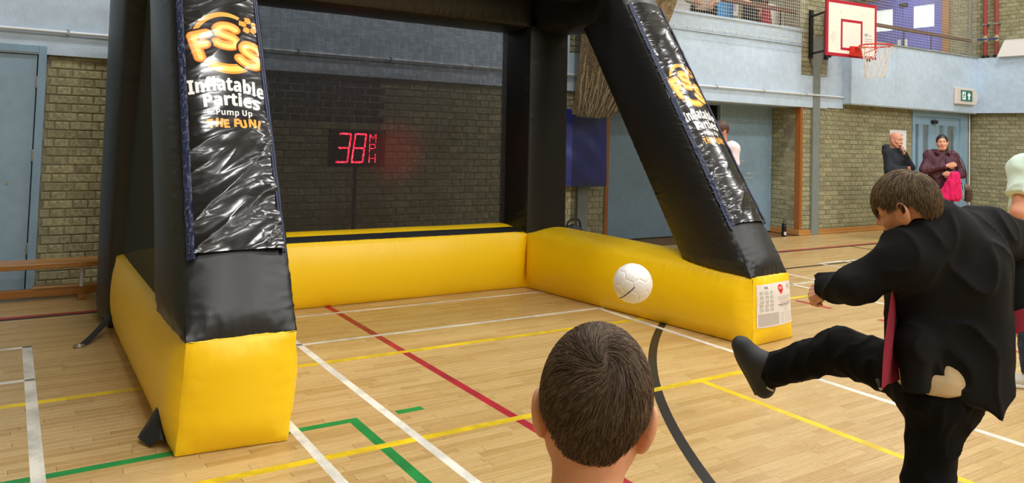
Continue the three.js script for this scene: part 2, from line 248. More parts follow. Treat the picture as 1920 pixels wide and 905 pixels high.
for (const [x, l] of [[10.68, 'grey steel post on the brick wall under the basketball backboard'], [6.06, 'grey steel post on the brick wall below the blue mat']]) {
  const t = thing('wall_post', l, 'post', [x, 0, ZW]); part('shaft', rbox(-0.084, 0.084, 0.0, 2.62, 0.001, 0.045, 0.006), M.post, t);
  part('gusset', new THREE.ExtrudeGeometry(new THREE.Shape([[-0.084, 2.6], [0.084, 2.6], [0.17, 2.86], [0.17, 3.1], [-0.17, 3.1], [-0.17, 2.86]].map((p) => new THREE.Vector2(...p))), { depth: 0.03, bevelEnabled: false }), M.post, t).position.z = 0.012;
}
// wood trims and skirtings
const trims = struct('trim_3', 'orange brown timber jamb at the store opening'); part('jamb', rbox(STORE[1] - 0.002, STORE[1] + 0.055, 0, BAND + 0.02, ZW - 0.09, ZW + 0.012, 0.004), M.trimWood, trims);
const trims4 = struct('trim_4', 'dark orange timber jamb on the left of the store opening'); part('jamb', rbox(STORE[0] - 0.055, STORE[0] + 0.002, 0, BAND + 0.02, ZW - 0.09, ZW + 0.012, 0.004), M.trimWood, trims4);
const skirt = struct('baseboard_back', 'timber skirting board along the brick wall');
part('board', rbox(STORE[1] - 0.02, DOOR_R[0], 0.0, 0.085, ZW, ZW + 0.022, 0.006), M.skirt, skirt); part('board', rbox(STORE[1] - 0.022, STORE[1], 0.0, 0.085, -8.3, ZW + 0.02, 0.006), M.skirt, skirt);
part('quadrant', rbox(STORE[1] - 0.04, DOOR_R[0], 0.0, 0.03, ZW + 0.02, ZW + 0.045, 0.01), M.skirt, skirt);
// doors
{
  const d = struct('door_1', 'blue grey flush door in a blue grey frame at the far left');
  part('door_leaf', rbox(-0.69, 0.185, 0.008, 1.98, ZW - 0.03, ZW + 0.01, 0.003), M.blueDoor, d);
  for (const [x0, x1, y0, y1] of [[0.192, 0.252, 0, 2.06], [-0.752, -0.697, 0, 2.06], [-0.697, 0.192, 1.995, 2.06]]) part('frame', joined([rbox(x0, x1, y0, y1, ZW - 0.1, ZW + 0.035, 0.004)]), M.blueFrame, d);
  part('stop', box(-0.69, 0.19, 1.982, 1.995, ZW - 0.09, ZW - 0.012), std({ color: 0x6d7a80, roughness: 0.8 }), d);
  for (const y of [0.35, 1.13, 1.75]) part('hinge', rbox(0.18, 0.2, y - 0.05, y + 0.05, ZW + 0.008, ZW + 0.024, 0.006), M.steel, d);
  part('lock', rod([0.02, 0.9, ZW + 0.008], [0.02, 0.9, ZW + 0.014], 0.012, 14), M.steel, d);
  part('backing', box(-0.75, 0.25, 0, 2.06, ZW - 0.3, ZW - 0.12), M.plainWall, d);
}
{
  const d = struct('door_2', 'blue grey sliding doors of the store, one standing open'), m = std({ color: 0x86a3b8, roughness: 0.5, map: T.paint }), scuff = std({ color: 0xd5d2c4, roughness: 0.9 });
  const right = part('door_panel', rbox(9.14, 10.325, 0.01, 1.99, -8.29, -8.24, 0.008), m, d, 'scuffed blue grey door panel');
  for (const [x, y, w, h] of [[9.62, 1.12, 0.12, 0.006], [9.72, 0.86, 0.3, 0.006], [9.78, 0.93, 0.1, 0.014], [9.86, 0.935, 0.16, 0.005], [10.3, 1.02, 0.02, 0.02]]) part('scuff', rbox(x - w / 2, x + w / 2, y - h / 2, y + h / 2, -8.241, -8.2392, 0.001, 1), scuff, right);
  part('edge_strip', rbox(9.11, 9.14, 0.01, 2.0, -8.3, -8.23, 0.006), M.blueFrame, d);
  part('door_panel', rbox(6.5, 8.3, 0.01, 1.99, -8.35, -8.3, 0.008), m, d);
  part('top_rail', box(6.5, 10.33, 1.965, 2.02, -8.4, -8.2), M.blueFrame, d);
  for (const [x, z, c] of [[8.9, -9.2, 0x9aa0a2], [8.9, -9.6, 0xb3a68e]]) { const t = thing('stored_mat', c === 0x9aa0a2 ? 'grey mat standing on edge in the open store' : 'beige mat leaning at the back of the open store', 'mat', [x, 0, z]); part('mat_body', rbox(-0.45, 0.6, 0, c === 0x9aa0a2 ? 1.62 : 1.86, -0.06, 0.06, 0.02), std({ color: c, roughness: 0.7 }), t); part('seam', rbox(-0.45, 0.6, 0.8, 0.82, 0.058, 0.064, 0.002), M.white, t); }
}
{
  const d = struct('door_3', 'blue grey double door with tall glass panes on the right'), m = M.blueFrame, [a, b] = DOOR_R;
  for (const [x0, x1, y0, y1] of [[a, a + 0.07, 0, 2.06], [b - 0.26, b, 0, 2.06], [a + 0.07, b - 0.26, 1.97, 2.06]]) part('frame', rbox(x0, x1, y0, y1, ZW - 0.12, ZW + 0.02, 0.004), m, d);
  const leaf = (x0, x1, cuts) => { const g = [rbox(x0, x1, 0.01, 0.12, ZW - 0.05, ZW - 0.005, 0.004), rbox(x0, x1, 1.82, 1.965, ZW - 0.05, ZW - 0.005, 0.004)]; let x = x0; for (const [c0, c1] of [...cuts, [x1, x1]]) { g.push(rbox(x, c0, 0.12, 1.82, ZW - 0.05, ZW - 0.005, 0.004)); x = c1; } const l = part('door_leaf', joined(g), m, d); for (const [c0, c1] of cuts) part('pane', box(c0, c1, 0.12, 1.82, ZW - 0.03, ZW - 0.024), glass, l); };
  leaf(a + 0.075, 14.2, [[a + 0.13, a + 0.23], [a + 0.37, a + 0.56]]); leaf(14.21, b - 0.265, [[14.34, 14.5], [14.62, 14.9]]);
  part('closer', rbox(14.05, 14.2, 1.85, 1.91, ZW - 0.005, ZW + 0.05, 0.006), M.blackMetal, d);
  for (const x of [14.12, 14.28]) part('handle', joined([rod([x, 0.95, ZW + 0.04], [x, 1.25, ZW + 0.04], 0.011), rod([x, 0.97, ZW - 0.01], [x, 0.97, ZW + 0.04], 0.009), rod([x, 1.23, ZW - 0.01], [x, 1.23, ZW + 0.04], 0.009)]), M.steel, d);
  part('conduit', rod([15.33, 0, ZW + 0.03], [15.33, 2.07, ZW + 0.03], 0.012), M.pipe, d);
  const l = struct('wall_lobby', 'pale lobby behind the double door'); part('wall_slab', box(13.2, 17, 0, 2.35, -10.2, -10.0), M.white, l); part('wall_slab', box(13.1, 13.25, 0, 2.35, -10, ZW - 0.3), M.white, l); part('wall_slab', box(16.9, 17.05, 0, 2.35, -10, ZW - 0.3), M.white, l); part('ceiling_slab', box(13.1, 17, 2.3, 2.349, -10, ZW - 0.02), M.white, l); part('floor_bed', box(13.1, 17, -0.2, -0.001, -10, -8.98), M.plainWall, l); part('wall_slab', box(15.3, 17, 0, 2.35, -8.02, ZW), M.plainWall, l);
  const p = thing('lobby_light', 'flat ceiling light in the lobby behind the double door', 'ceiling light', [14.4, 2.29, -9.0]); part('diffuser', box(-0.3, 0.3, -0.03, -0.005, -0.3, 0.3), M.lampGlow, p); part('housing', box(-0.32, 0.32, -0.006, 0.005, -0.32, 0.32), M.lampBody, p); const li = new THREE.RectAreaLight(0xe8f2ff, 9, 0.6, 0.6); li.position.y = -0.035; li.rotation.x = -Math.PI / 2; p.add(li);
}
// ---------- the inflatable goal ----------
const G = {
  black: phys({ color: 0x191a1c, roughness: 0.40, bumpMap: T.vinyl, bumpScale: 0.00015, clearcoat: 0.1, clearcoatRoughness: 0.3 }),
  yellow: phys({ color: 0xffd200, roughness: 0.42, bumpMap: T.vinyl, bumpScale: 0.00015, clearcoat: 0.15, clearcoatRoughness: 0.35 }),
  net: phys({ color: 0x4c4c4c, roughness: 1, transparent: true, opacity: 0.86, alphaMap: null, transmission: 0.75, thickness: 0, specularIntensity: 0 }),
  sideNet: phys({ color: 0x34393a, roughness: 1, transparent: true, opacity: 0.62, transmission: 0.35, thickness: 0, specularIntensity: 0 }),
  leftNet: phys({ color: 0x484d4f, roughness: 1, transparent: true, opacity: 0.94, specularIntensity: 0 }),
  strap: std({ color: 0x16181c, roughness: 0.55, bumpMap: T.cloth, bumpScale: 0.0005 }),
  navy: std({ color: 0x1c2648, roughness: 0.4, bumpMap: T.cloth, bumpScale: 0.0008 }),
  cord: std({ color: 0x8f93a6, roughness: 0.7 }),
};
G.net.alphaMap = tex(512, 512, (u, v) => { const k = 0.96 + 0.09 * (NC(u, v * 0.12) - 0.5) + 0.09 * (NC(u * 0.12, v) - 0.5) + 0.06 * (NB(u, v) - 0.5); return k; }, false, [0.7, 0.7]);
// a blown-up panel between four corners: bulges between its seams, puckers along them
function panel(P00, P10, P11, P01, o = {}) {
  const { bulge = 0.05, amp = 0.006, seed = 1, end = 0.14, p = 0.8, ends = 1 } = o, W = (P00.distanceTo(P10) + P01.distanceTo(P11)) / 2, H = (P00.distanceTo(P01) + P10.distanceTo(P11)) / 2;
  const n = P10.clone().sub(P00).add(P11).sub(P01).cross(P01.clone().sub(P00).add(P11).sub(P10)).normalize(), tall = H > W;
  const ridge = (x, y, z) => { const r = 1 - Math.abs(n3(x, y, z)) * 2.4; return r > 0 ? r * r * r : 0; };
  const at = (u, v, lift = 0) => {
    const a = P00.clone().lerp(P10, u).lerp(P01.clone().lerp(P11, u), v), x = u * W, y = v * H, dx = Math.min(x, W - x), dy = Math.min(y, H - y);
    const short = tall ? 2 * u - 1 : 2 * v - 1, dl = tall ? dy : dx, e = ends ? 1 - Math.pow(1 - Math.min(1, dl / end), 2) : 1;
    let h = bulge * Math.pow(Math.max(0, 1 - short * short), p) * e;
    const wx = Math.exp(-dx / 0.075) * Math.min(1, dx / 0.012), wy = Math.exp(-dy / 0.08) * Math.min(1, dy / 0.012);
    h += amp * (wx * (ridge(y * 11 + dx * 2 + seed * 3.3, dx * 4, seed) * 0.6 + ridge(y * 25 - dx * 3 + seed, dx * 6, seed + 2) * 0.75) + wy * (ridge(x * 13 + seed * 7.1, dy * 4, seed + 5) * 0.6 + ridge(x * 28 + seed, dy * 6, seed + 9) * 0.6)) * (0.3 + 0.9 * Math.max(0, 0.5 + n3(x * 1.1 + seed, y * 0.9, seed * 2)));
    h += 0.004 * n3(x * 2.1 + seed, y * 1.7, 4.4) * Math.min(1, dx / 0.1) * Math.min(1, dy / 0.1);
    return a.addScaledVector(n, h + lift);
  };
  const geo = (cell = 0.012, u0 = 0, u1 = 1, v0 = 0, v1 = 1, f = (q) => q) => grid(clamp(Math.round((u1 - u0) * W / cell), 2, 300), clamp(Math.round((v1 - v0) * H / cell), 2, 300), (i, j) => { const u = lerp(u0, u1, i), v = lerp(v0, v1, j); return f(at(u, v), u, v); }, (i, j) => [lerp(u0, u1, i) * W, lerp(v0, v1, j) * H]);
  return { at, geo, n, W, H };
}
// six panels round eight corners: a = bottom (front left, front right, back right, back left), b = top
function blown(a, b, o = {}) {
  const q = (x, y, z, w, k, extra = {}) => panel(x, y, z, w, { ...o, ...extra, ...(o[k] ?? {}), seed: (o.seed ?? 1) + k.length * 1.7 });
  return { front: q(a[0], a[1], b[1], b[0], 'front'), right: q(a[1], a[2], b[2], b[1], 'right'), back: q(a[2], a[3], b[3], b[2], 'back'), left: q(a[3], a[0], b[0], b[3], 'left'), top: q(b[0], b[1], b[2], b[3], 'top'), bottom: q(a[3], a[2], a[1], a[0], 'bottom', { bulge: 0, amp: 0 }) };
}
const skin = (f, cell = 0.013, skip = []) => joined(Object.entries(f).filter(([k]) => !skip.includes(k)).map(([k, p]) => p.geo(k === 'bottom' ? 0.2 : ['front', 'left', 'right', 'top'].includes(k) ? cell : 0.03)));
const goal = thing('inflatable_goal', 'large black and yellow inflatable football goal with dark netting and two printed banners', 'inflatable goal', [2.8, 0, -5.1]);
const gp = (name, geo, mat, label, parent) => { if (!parent) geo.translate(-2.8, 0, 5.1); else geo.translate(-2.8, 0, 5.1); return part(name, geo, mat, parent ?? goal, label); };
const P3 = (l) => l.map((p) => V(...p));
const F = {
  baseL: blown(P3([[0.677, 0.003, -3.64], [1.152, 0.003, -3.59], [1.16, 0.003, -6.11], [0.7, 0.003, -6.11]]), P3([[0.697, 0.485, -3.62], [1.18, 0.485, -3.62], [1.17, 0.505, -6.11], [0.69, 0.5, -6.11]]), { seed: 1, bulge: 0.055, amp: 0.007, front: { bulge: 0.04 }, left: { bulge: 0.05 } }),
  baseR: blown(P3([[4.447, 0.003, -3.692], [4.938, 0.003, -3.734], [4.66, 0.003, -6.111], [4.162, 0.003, -6.111]]), P3([[4.465, 0.467, -3.71], [4.88, 0.475, -3.73], [4.64, 0.503, -6.11], [4.165, 0.503, -6.11]]), { seed: 2, bulge: 0.065, amp: 0.006, front: { bulge: 0.04 } }),
  baseB: blown(P3([[1.16, 0.003, -6.112], [4.162, 0.003, -6.112], [4.162, 0.003, -6.6], [1.16, 0.003, -6.6]]), P3([[1.17, 0.503, -6.112], [4.165, 0.503, -6.112], [4.165, 0.503, -6.6], [1.17, 0.503, -6.6]]), { seed: 3, bulge: 0.07, amp: 0.004 }),
  legL: blown(P3([[0.697, 0.482, -3.628], [1.18, 0.482, -3.628], [1.17, 0.482, -4.31], [0.69, 0.482, -4.31]]), P3([[0.755, 2.9, -5.14], [1.215, 2.9, -5.14], [1.215, 2.9, -5.74], [0.74, 2.9, -5.74]]), { seed: 4, bulge: 0.05, amp: 0.008, front: { bulge: 0.045 } }),
  legR: blown(P3([[4.462, 0.466, -3.718], [4.876, 0.472, -3.738], [4.865, 0.46, -4.36], [4.44, 0.46, -4.33]]), P3([[4.38, 2.9, -5.24], [4.79, 2.9, -5.27], [4.79, 2.9, -5.98], [4.39, 2.9, -5.95]]), { seed: 5, bulge: 0.055, amp: 0.009, front: { bulge: 0.05 }, right: { bulge: 0.02 } }),
  postL: blown(P3([[0.66, 0.003, -6.105], [1.15, 0.003, -6.105], [1.15, 0.003, -6.62], [0.64, 0.003, -6.62]]), P3([[0.67, 2.47, -6.105], [1.15, 2.47, -6.105], [1.15, 2.47, -6.62], [0.62, 2.47, -6.62]]), { seed: 6, bulge: 0.045, amp: 0.007 }),
  postR: blown(P3([[4.17, 0.003, -6.112], [4.62, 0.003, -6.112], [4.62, 0.003, -6.61], [4.17, 0.003, -6.61]]), P3([[4.14, 2.47, -6.112], [4.58, 2.47, -6.112], [4.58, 2.47, -6.61], [4.14, 2.47, -6.61]]), { seed: 7, bulge: 0.03, amp: 0.009 }),
  beamB: blown(P3([[1.15, 2.46, -6.11], [4.14, 2.46, -6.11], [4.14, 2.46, -6.61], [1.15, 2.46, -6.61]]), P3([[1.15, 2.95, -6.11], [4.14, 2.95, -6.11], [4.14, 2.95, -6.61], [1.15, 2.95, -6.61]]), { seed: 8, bulge: 0.05, amp: 0.007 }),
  beamL: blown(P3([[0.74, 2.45, -5.2], [1.2, 2.45, -5.2], [1.15, 2.45, -6.62], [0.64, 2.45, -6.62]]), P3([[0.74, 2.95, -5.2], [1.2, 2.95, -5.2], [1.15, 2.95, -6.62], [0.64, 2.95, -6.62]]), { seed: 9, bulge: 0.03, amp: 0.006 }),
  beamR: blown(P3([[4.38, 2.45, -5.2], [4.83, 2.45, -5.2], [4.58, 2.45, -6.61], [4.14, 2.45, -6.61]]), P3([[4.38, 2.95, -5.2], [4.83, 2.95, -5.2], [4.58, 2.95, -6.61], [4.14, 2.95, -6.61]]), { seed: 10, bulge: 0.03, amp: 0.006 }),
  beamF: blown(P3([[1.2, 2.68, -5.22], [4.4, 2.68, -5.27], [4.4, 2.68, -5.75], [1.2, 2.68, -5.72]]), P3([[1.2, 3.15, -5.22], [4.4, 3.15, -5.27], [4.4, 3.15, -5.75], [1.2, 3.15, -5.72]]), { seed: 11, bulge: 0.05, amp: 0.006 }),
};
for (const [k, l] of [['baseL', 'left yellow base tube'], ['baseR', 'right yellow base tube'], ['baseB', 'back yellow base tube']]) gp('base_tube', skin(F[k], 0.012), G.yellow, l);
for (const [k, l] of [['legL', 'sloping black left leg'], ['legR', 'sloping black right leg']]) gp('leg', skin(F[k], 0.011), G.black, l);
for (const k of ['postL', 'postR']) gp('post', skin(F[k], 0.014), G.black);
for (const k of ['beamB', 'beamL', 'beamR', 'beamF']) { const f = { ...F[k] }; delete f.bottom; const [a, b, c, d] = [f.front, f.right, f.back, f.left]; gp('top_beam', joined([skin(f, 0.016), panel(d.at(0, 0), c.at(0, 0), b.at(0, 0), a.at(0, 0), { bulge: 0.045, amp: 0.008, seed: k.length * 3.1 }).geo(0.016)]), G.black); }
// netting, closed at the back, the sides and the top
gp('back_net', grid(30, 20, (u, v) => V(lerp(1.14, 4.17, u), lerp(0.54, 2.5, v), -6.48 - 0.012 * Math.sin(u * Math.PI) * Math.sin(v * Math.PI) + 0.004 * n3(u * 9, v * 7)), (u, v) => [u * 3, v * 2]), G.net, 'fine black mesh across the back');
for (const [x0, x1, nm] of [[0.72, 0.80, G.leftNet], [4.70, 4.70, G.sideNet]]) gp('side_net', grid(20, 20, (u, v) => { const y = lerp(0.5, 2.5, v); return V(lerp(x0, x1, v), y, lerp(-6.15, lerp(-4.25, -5.45, v), u)); }, (u, v) => [u * 2, v * 2]), nm, 'fine black mesh closing the side');
gp('roof_net', grid(10, 10, (u, v) => V(lerp(1.15, 4.4, u), 2.86, lerp(-6.15, -5.6, v)), (u, v) => [u * 3, v]), G.net);
gp('net_strip', F.baseB.top.geo(0.02, 0.0, 0.985, 0.03, 0.2, (q, u, v) => { q.y += 0.004; q.z -= 0.05 * u * (v - 0.03); return q; }), G.strap, 'black fastening strip along the back tube');
gp('beam_strap', grid(60, 2, (u, v) => V(lerp(1.75, 4.1, u), lerp(2.52, 2.72, u) + (v - 0.5) * 0.028, -6.05 + 0.012 * Math.sin(u * 3.1)), (u, v) => [u * 2, v * 0.03]), G.strap, 'black webbing strap under the top beam');
// banners: glossy crinkled vinyl, printed
const bannerMap = canvasTex(512, 2048, (c, w, h) => {
  c.scale(w / 460, h / 2090); c.fillStyle = '#141416'; c.fillRect(0, 0, 460, 2090); c.lineCap = c.lineJoin = 'round';
  const orange = c.createLinearGradient(60, 640, 420, 1060); orange.addColorStop(0, '#f59a2e'); orange.addColorStop(0.35, '#fbb75a'); orange.addColorStop(0.7, '#f6d95c'); orange.addColorStop(1, '#f08a2a');
  // ring with a swelling stroke
  const ring = (a0, a1, w0, w1, style) => { c.strokeStyle = style; for (let i = 0; i < 60; i++) { const a = lerp(a0, a1, i / 60), b = lerp(a0, a1, (i + 1.2) / 60); c.lineWidth = lerp(w0, w1, Math.sin(Math.PI * (i + 0.5) / 60)); c.beginPath(); c.ellipse(262, 850, 182, 188, 0, Math.min(a, b), Math.max(a, b)); c.stroke(); } };
  ring(3.2, 5.35, 18, 34, orange); ring(0.35, 2.85, 16, 66, '#f6a03c'); ring(0.5, 2.6, 4, 34, '#f7dc62');
  const letter = (path, x, y, rot, s) => { c.save(); c.translate(x, y); c.rotate(rot); c.scale(s, s); for (const [wd, st, dx, dy] of [[88, '#100d09', 0, 0], [66, '#f0842c', 0, 0], [52, '#f8b25c', 0, -2], [26, '#f7e07a', 3, 4]]) { c.lineWidth = wd; c.strokeStyle = st; c.save(); c.translate(dx, dy); c.beginPath(); path(); c.stroke(); c.restore(); } c.restore(); };
  const S = () => { c.moveTo(52, -52); c.bezierCurveTo(20, -78, -52, -70, -50, -32); c.bezierCurveTo(-46, 8, 52, -8, 52, 36); c.bezierCurveTo(52, 76, -20, 78, -54, 52); }, Fp = () => { c.moveTo(-26, 78); c.lineTo(-26, -70); c.lineTo(50, -70); c.moveTo(-26, -2); c.lineTo(26, -2); };
  letter(S, 259, 812, 0.05, 1.0); letter(Fp, 116, 885, -0.24, 1.0); letter(S, 394, 925, 0.32, 1.0);
  // football
  c.fillStyle = '#17120c'; c.beginPath(); c.arc(398, 715, 66, 0, 7); c.fill(); c.fillStyle = '#f6a548'; c.beginPath(); c.arc(398, 715, 58, 0, 7); c.fill(); c.fillStyle = '#241a10';
  const pent = (x, y, r, t) => { c.beginPath(); for (let k = 0; k < 5; k++) c.lineTo(x + r * Math.cos(t + k * 1.2566), y + r * Math.sin(t + k * 1.2566)); c.closePath(); c.fill(); };
  pent(402, 718, 21, 0.2); c.save(); c.beginPath(); c.arc(398, 715, 58, 0, 7); c.clip(); for (let k = 0; k < 5; k++) pent(402 + 58 * Math.cos(0.2 + k * 1.2566), 718 + 58 * Math.sin(0.2 + k * 1.2566), 20, 0.2 + Math.PI + k * 1.2566); c.strokeStyle = '#241a10'; c.lineWidth = 4; for (let k = 0; k < 5; k++) { c.beginPath(); c.moveTo(402, 718); c.lineTo(402 + 60 * Math.cos(0.2 + k * 1.2566), 718 + 60 * Math.sin(0.2 + k * 1.2566)); c.stroke(); } c.restore();
  // words, letter by letter along a wave
  const word = (text, size, x0, x1, base, col, tilt = () => 0, edge) => { c.font = 'bold ' + size + 'px sans-serif'; c.textAlign = 'center'; c.textBaseline = 'alphabetic'; const ws = [...text].map((t) => c.measureText(t).width), sum = ws.reduce((a, b) => a + b, 0), k = (x1 - x0) / sum; let x = x0; [...text].forEach((t, i) => { const m = x + ws[i] * k / 2, f = (m - x0) / (x1 - x0); c.save(); c.translate(m, base(f)); c.rotate(tilt(f, i)); c.scale(k, 1); if (edge) { c.strokeStyle = edge; c.lineWidth = 5; c.strokeText(t, 0, 0); } c.fillStyle = col; c.fillText(t, 0, 0); c.restore(); x += ws[i] * k; }); };
  word('Inflatable', 118, 38, 452, (f) => 1206 - 30 * Math.sin(f * Math.PI) + 6 * f, '#f2f1ee', (f) => 0.12 * (f - 0.5), '#f2f1ee');
  word('Parties', 108, 106, 416, (f) => 1290 - 16 * Math.sin(f * Math.PI), '#f2f1ee', (f) => 0.08 * (f - 0.5), '#f2f1ee');
  word('Pump Up', 52, 168, 368, () => 1336, '#f2f1ee');
  word('THE FUN!', 72, 126, 400, (f) => 1412 + 4 * Math.sin(f * 20), '#f6ad52', (f, i) => [-0.14, 0.1, -0.05, 0, 0.08, -0.1, 0.06, 0.2][i], '#f6ad52');
});
const bannerMat = phys({ map: bannerMap, roughness: 0.22, clearcoat: 0.3, clearcoatRoughness: 0.08 });
function crinkle(x, y, k) { // folds run from upper right to lower left, with finer creases
  const a = x * 0.80 + y * 0.60, b = -x * 0.60 + y * 0.80, r = (q) => { const t = 1 - Math.abs(q) * 2.2; return t > 0 ? t * t : 0; };
  const wob = 0.05 * n3(x * 4, y * 3, k);
  return 0.018 * r(n3((b + wob) * 4.6 + k, a * 1.1, k * 2)) + 0.004 * r(n3((b - wob) * 9 + k * 3, a * 1.6, 7.7)) + 0.0003 * r(n3(b * 26 + wob * 40, a * 6, k + 3)) + 0.008 * n3(x * 6, y * 4, k);
}
function banner(f, k, u0, u1, label, quiet) {
  const H = f.H, v0 = 0.40 / H, v1 = 2.48 / H, up = V(0, 1, 0);
  const strength = (u, v) => (0.28 + 0.72 * sstep(0.08, 0.32, Math.abs((v - v0) / (v1 - v0) - 0.57))) * quiet;
  const g = f.geo(0.006, u0, u1, v0, v1, (q, u, v) => q.addScaledVector(f.n, 0.010 + strength(u, v) * crinkle(u * f.W, v * H, k) + 0.006 * Math.exp(-(v - v0) * H / 0.03)));
  const uv = g.attributes.uv; for (let i = 0; i < uv.count; i++) uv.setXY(i, (uv.getX(i) / f.W - u0) / (u1 - u0), (uv.getY(i) / H - v0) / (v1 - v0));
  const b = gp('banner', g, bannerMat, label);
  gp('lacing', f.geo(0.005, u0 - 0.008, u0 + 0.062, v0 - 0.01, v1, (q, u, v) => q.addScaledVector(f.n, 0.024 + 0.007 * Math.abs(n3(u * 26, v * H * 34, k)) + 0.006 * Math.abs(n3(u * 60, v * H * 12, k + 4)) + 0.004 * Math.sin((u - u0) / 0.093 * Math.PI))), G.navy, 'gathered navy lacing strip', b);
  const ties = [], r = rng(77 + k); for (let v = v0; v < v1; v += 0.016) for (const du of [0.0, 0.036]) if (r() > 0.45) { const p = f.at(u0 + du + 0.01 * r(), v, 0.036), q = f.at(u0 + du + 0.014 + 0.01 * r(), v + 0.004 * (r() - 0.3), 0.038); ties.push(rod(p, q, 0.0015, 5)); }
  gp('lace_ties', joined(ties), G.cord, null, b).userData.kind = 'stuff';
  for (const u of [u1 - 0.012, u1 + 0.015]) gp('edge_piping', tube(Array.from({ length: 40 }, (_, i) => f.at(Math.min(u, 0.999), lerp(v0 - 0.004, v1, i / 39), 0.016 + 0.002 * n3(i * 0.7, u))), 0.007, 120, 8), G.navy, null, b);
}
banner(F.legL.front, 1.3, 0.03, 0.955, 'glossy black banner with orange logo on the left leg', 1);
banner(F.legR.front, 5.9, -0.02, 0.96, 'glossy black banner with orange logo on the right leg', 0.32);
// maker's label on the right base
const labelMap = canvasTex(512, 512, (c, w, h) => {
  c.fillStyle = '#ece6e2'; c.fillRect(0, 0, w, h); const r = rng(5);
  for (let k = 0; k < 3; k++) for (let j = 0; j < 5; j++) for (let i = 0; i < 9; i++) { c.fillStyle = ['#8d8f90', '#a8a09c', '#7fa79a', '#9b7f80'][Math.floor(r() * 4)]; c.fillRect(32 + k * 62 + (i % 3) * 15, 84 + j * 50 + Math.floor(i / 3) * 14, 8 + r() * 6, 6 + r() * 5); }
  c.fillStyle = '#9a9a98'; c.fillRect(92, 26, 44, 30);
  c.fillStyle = '#d8332c'; c.beginPath(); c.arc(320, 66, 42, Math.PI * 0.9, Math.PI * 2.1); c.quadraticCurveTo(350, 120, 322, 140); c.quadraticCurveTo(290, 120, 280, 80); c.fill(); c.fillStyle = '#f6d8d0'; c.fillRect(292, 52, 56, 8); c.fillRect(296, 68, 48, 8);
  c.fillStyle = '#2b3a78'; c.fillRect(430, 34, 48, 62); c.strokeStyle = '#f2f2f2'; c.lineWidth = 12; c.beginPath(); c.moveTo(454, 34); c.lineTo(454, 96); c.moveTo(430, 65); c.lineTo(478, 65); c.moveTo(430, 34); c.lineTo(478, 96); c.moveTo(478, 34); c.lineTo(430, 96); c.stroke(); c.strokeStyle = '#c02838'; c.lineWidth = 6; c.beginPath(); c.moveTo(454, 34); c.lineTo(454, 96); c.moveTo(430, 65); c.lineTo(478, 65); c.stroke();
  const line = (x, y, l, t, col) => { c.fillStyle = col; for (let q = x; q < x + l;) { const k = 3 + r() * 9; c.fillRect(q, y, Math.min(k, x + l - q), t); q += k + 3; } };
  for (let j = 0; j < 4; j++) line(262 + j * 8, 168 + j * 15, 220 - j * 22, 5, '#8c8a8a'); line(300, 238, 170, 10, '#c9564a'); line(268, 262, 216, 13, '#2a2628'); line(300, 284, 160, 8, '#54504e'); for (let j = 0; j < 4; j++) line(360, 304 + j * 11, 60, 4, '#a09c9a');
  c.fillStyle = '#cfc8c4'; c.fillRect(16, 348, 258, 150); for (let j = 0; j < 14; j++) line(20, 352 + j * 10, 248, 4, '#a79f9e');
  for (let j = 0; j < 6; j++) { line(300, 366 + j * 22, 52, 6, '#8f8a86'); line(370, 366 + j * 22, 30, 6, '#8f8a86'); line(412, 366 + j * 22, 40, 6, '#8f8a86'); line(462, 366 + j * 22, 34, 6, '#8f8a86'); }
});
gp('maker_label', (() => { const f = F.baseR.front, g = f.geo(0.01, 0.06, 0.985, 0.26, 0.90, (q) => q.addScaledVector(f.n, 0.003)), uv = g.attributes.uv; for (let i = 0; i < uv.count; i++) uv.setXY(i, (uv.getX(i) / f.W - 0.06) / 0.925, (uv.getY(i) / f.H - 0.26) / 0.64); return g; })(), phys({ map: labelMap, roughness: 0.4 }), 'white printed label with red mark and small flag');
// anchor strap with its ring, and the black flap by the left foot
{
  const rib = grid(24, 4, (u, v) => { const c = V(lerp(0.66, 0.475, u), 0.10 * Math.pow(1 - u, 1.4) + 0.012, lerp(-6.0, -5.70, u)); return c.add(V((v - 0.5) * 0.055 * 0.8, 0.010 * Math.sin(v * 3.1) * (1 - u), (v - 0.5) * 0.055 * 0.45)); }, (u, v) => [u * 0.3, v * 0.05]);
  const s = gp('anchor_strap', rib, G.strap, 'black webbing anchor strap');
  const ring = new THREE.TorusGeometry(0.03, 0.005, 10, 28); ring.rotateX(Math.PI / 2 - 0.1); ring.translate(0.452, 0.009, -5.675); gp('steel_ring', ring, M.steel, 'steel ring', s);
  const flap = grid(20, 14, (u, v) => { const a = V(0.668, 0.02 + 0.13 * Math.sin(u * Math.PI) + 0.03 * u, lerp(-3.76, -4.06, u)), b = V(lerp(0.60, 0.56, u), 0.006 + 0.018 * u, lerp(-3.79, -3.88, u)); return a.lerp(b, v).add(V(0, 0.022 * Math.sin(v * Math.PI) + 0.006 * n3(u * 7, v * 5, 3), 0)); }, (u, v) => [u * 0.3, v * 0.15]);
  gp('anchor_flap', flap, phys({ color: 0x1c2027, roughness: 0.35, side: THREE.DoubleSide }), 'black vinyl flap at the foot of the left leg');
}
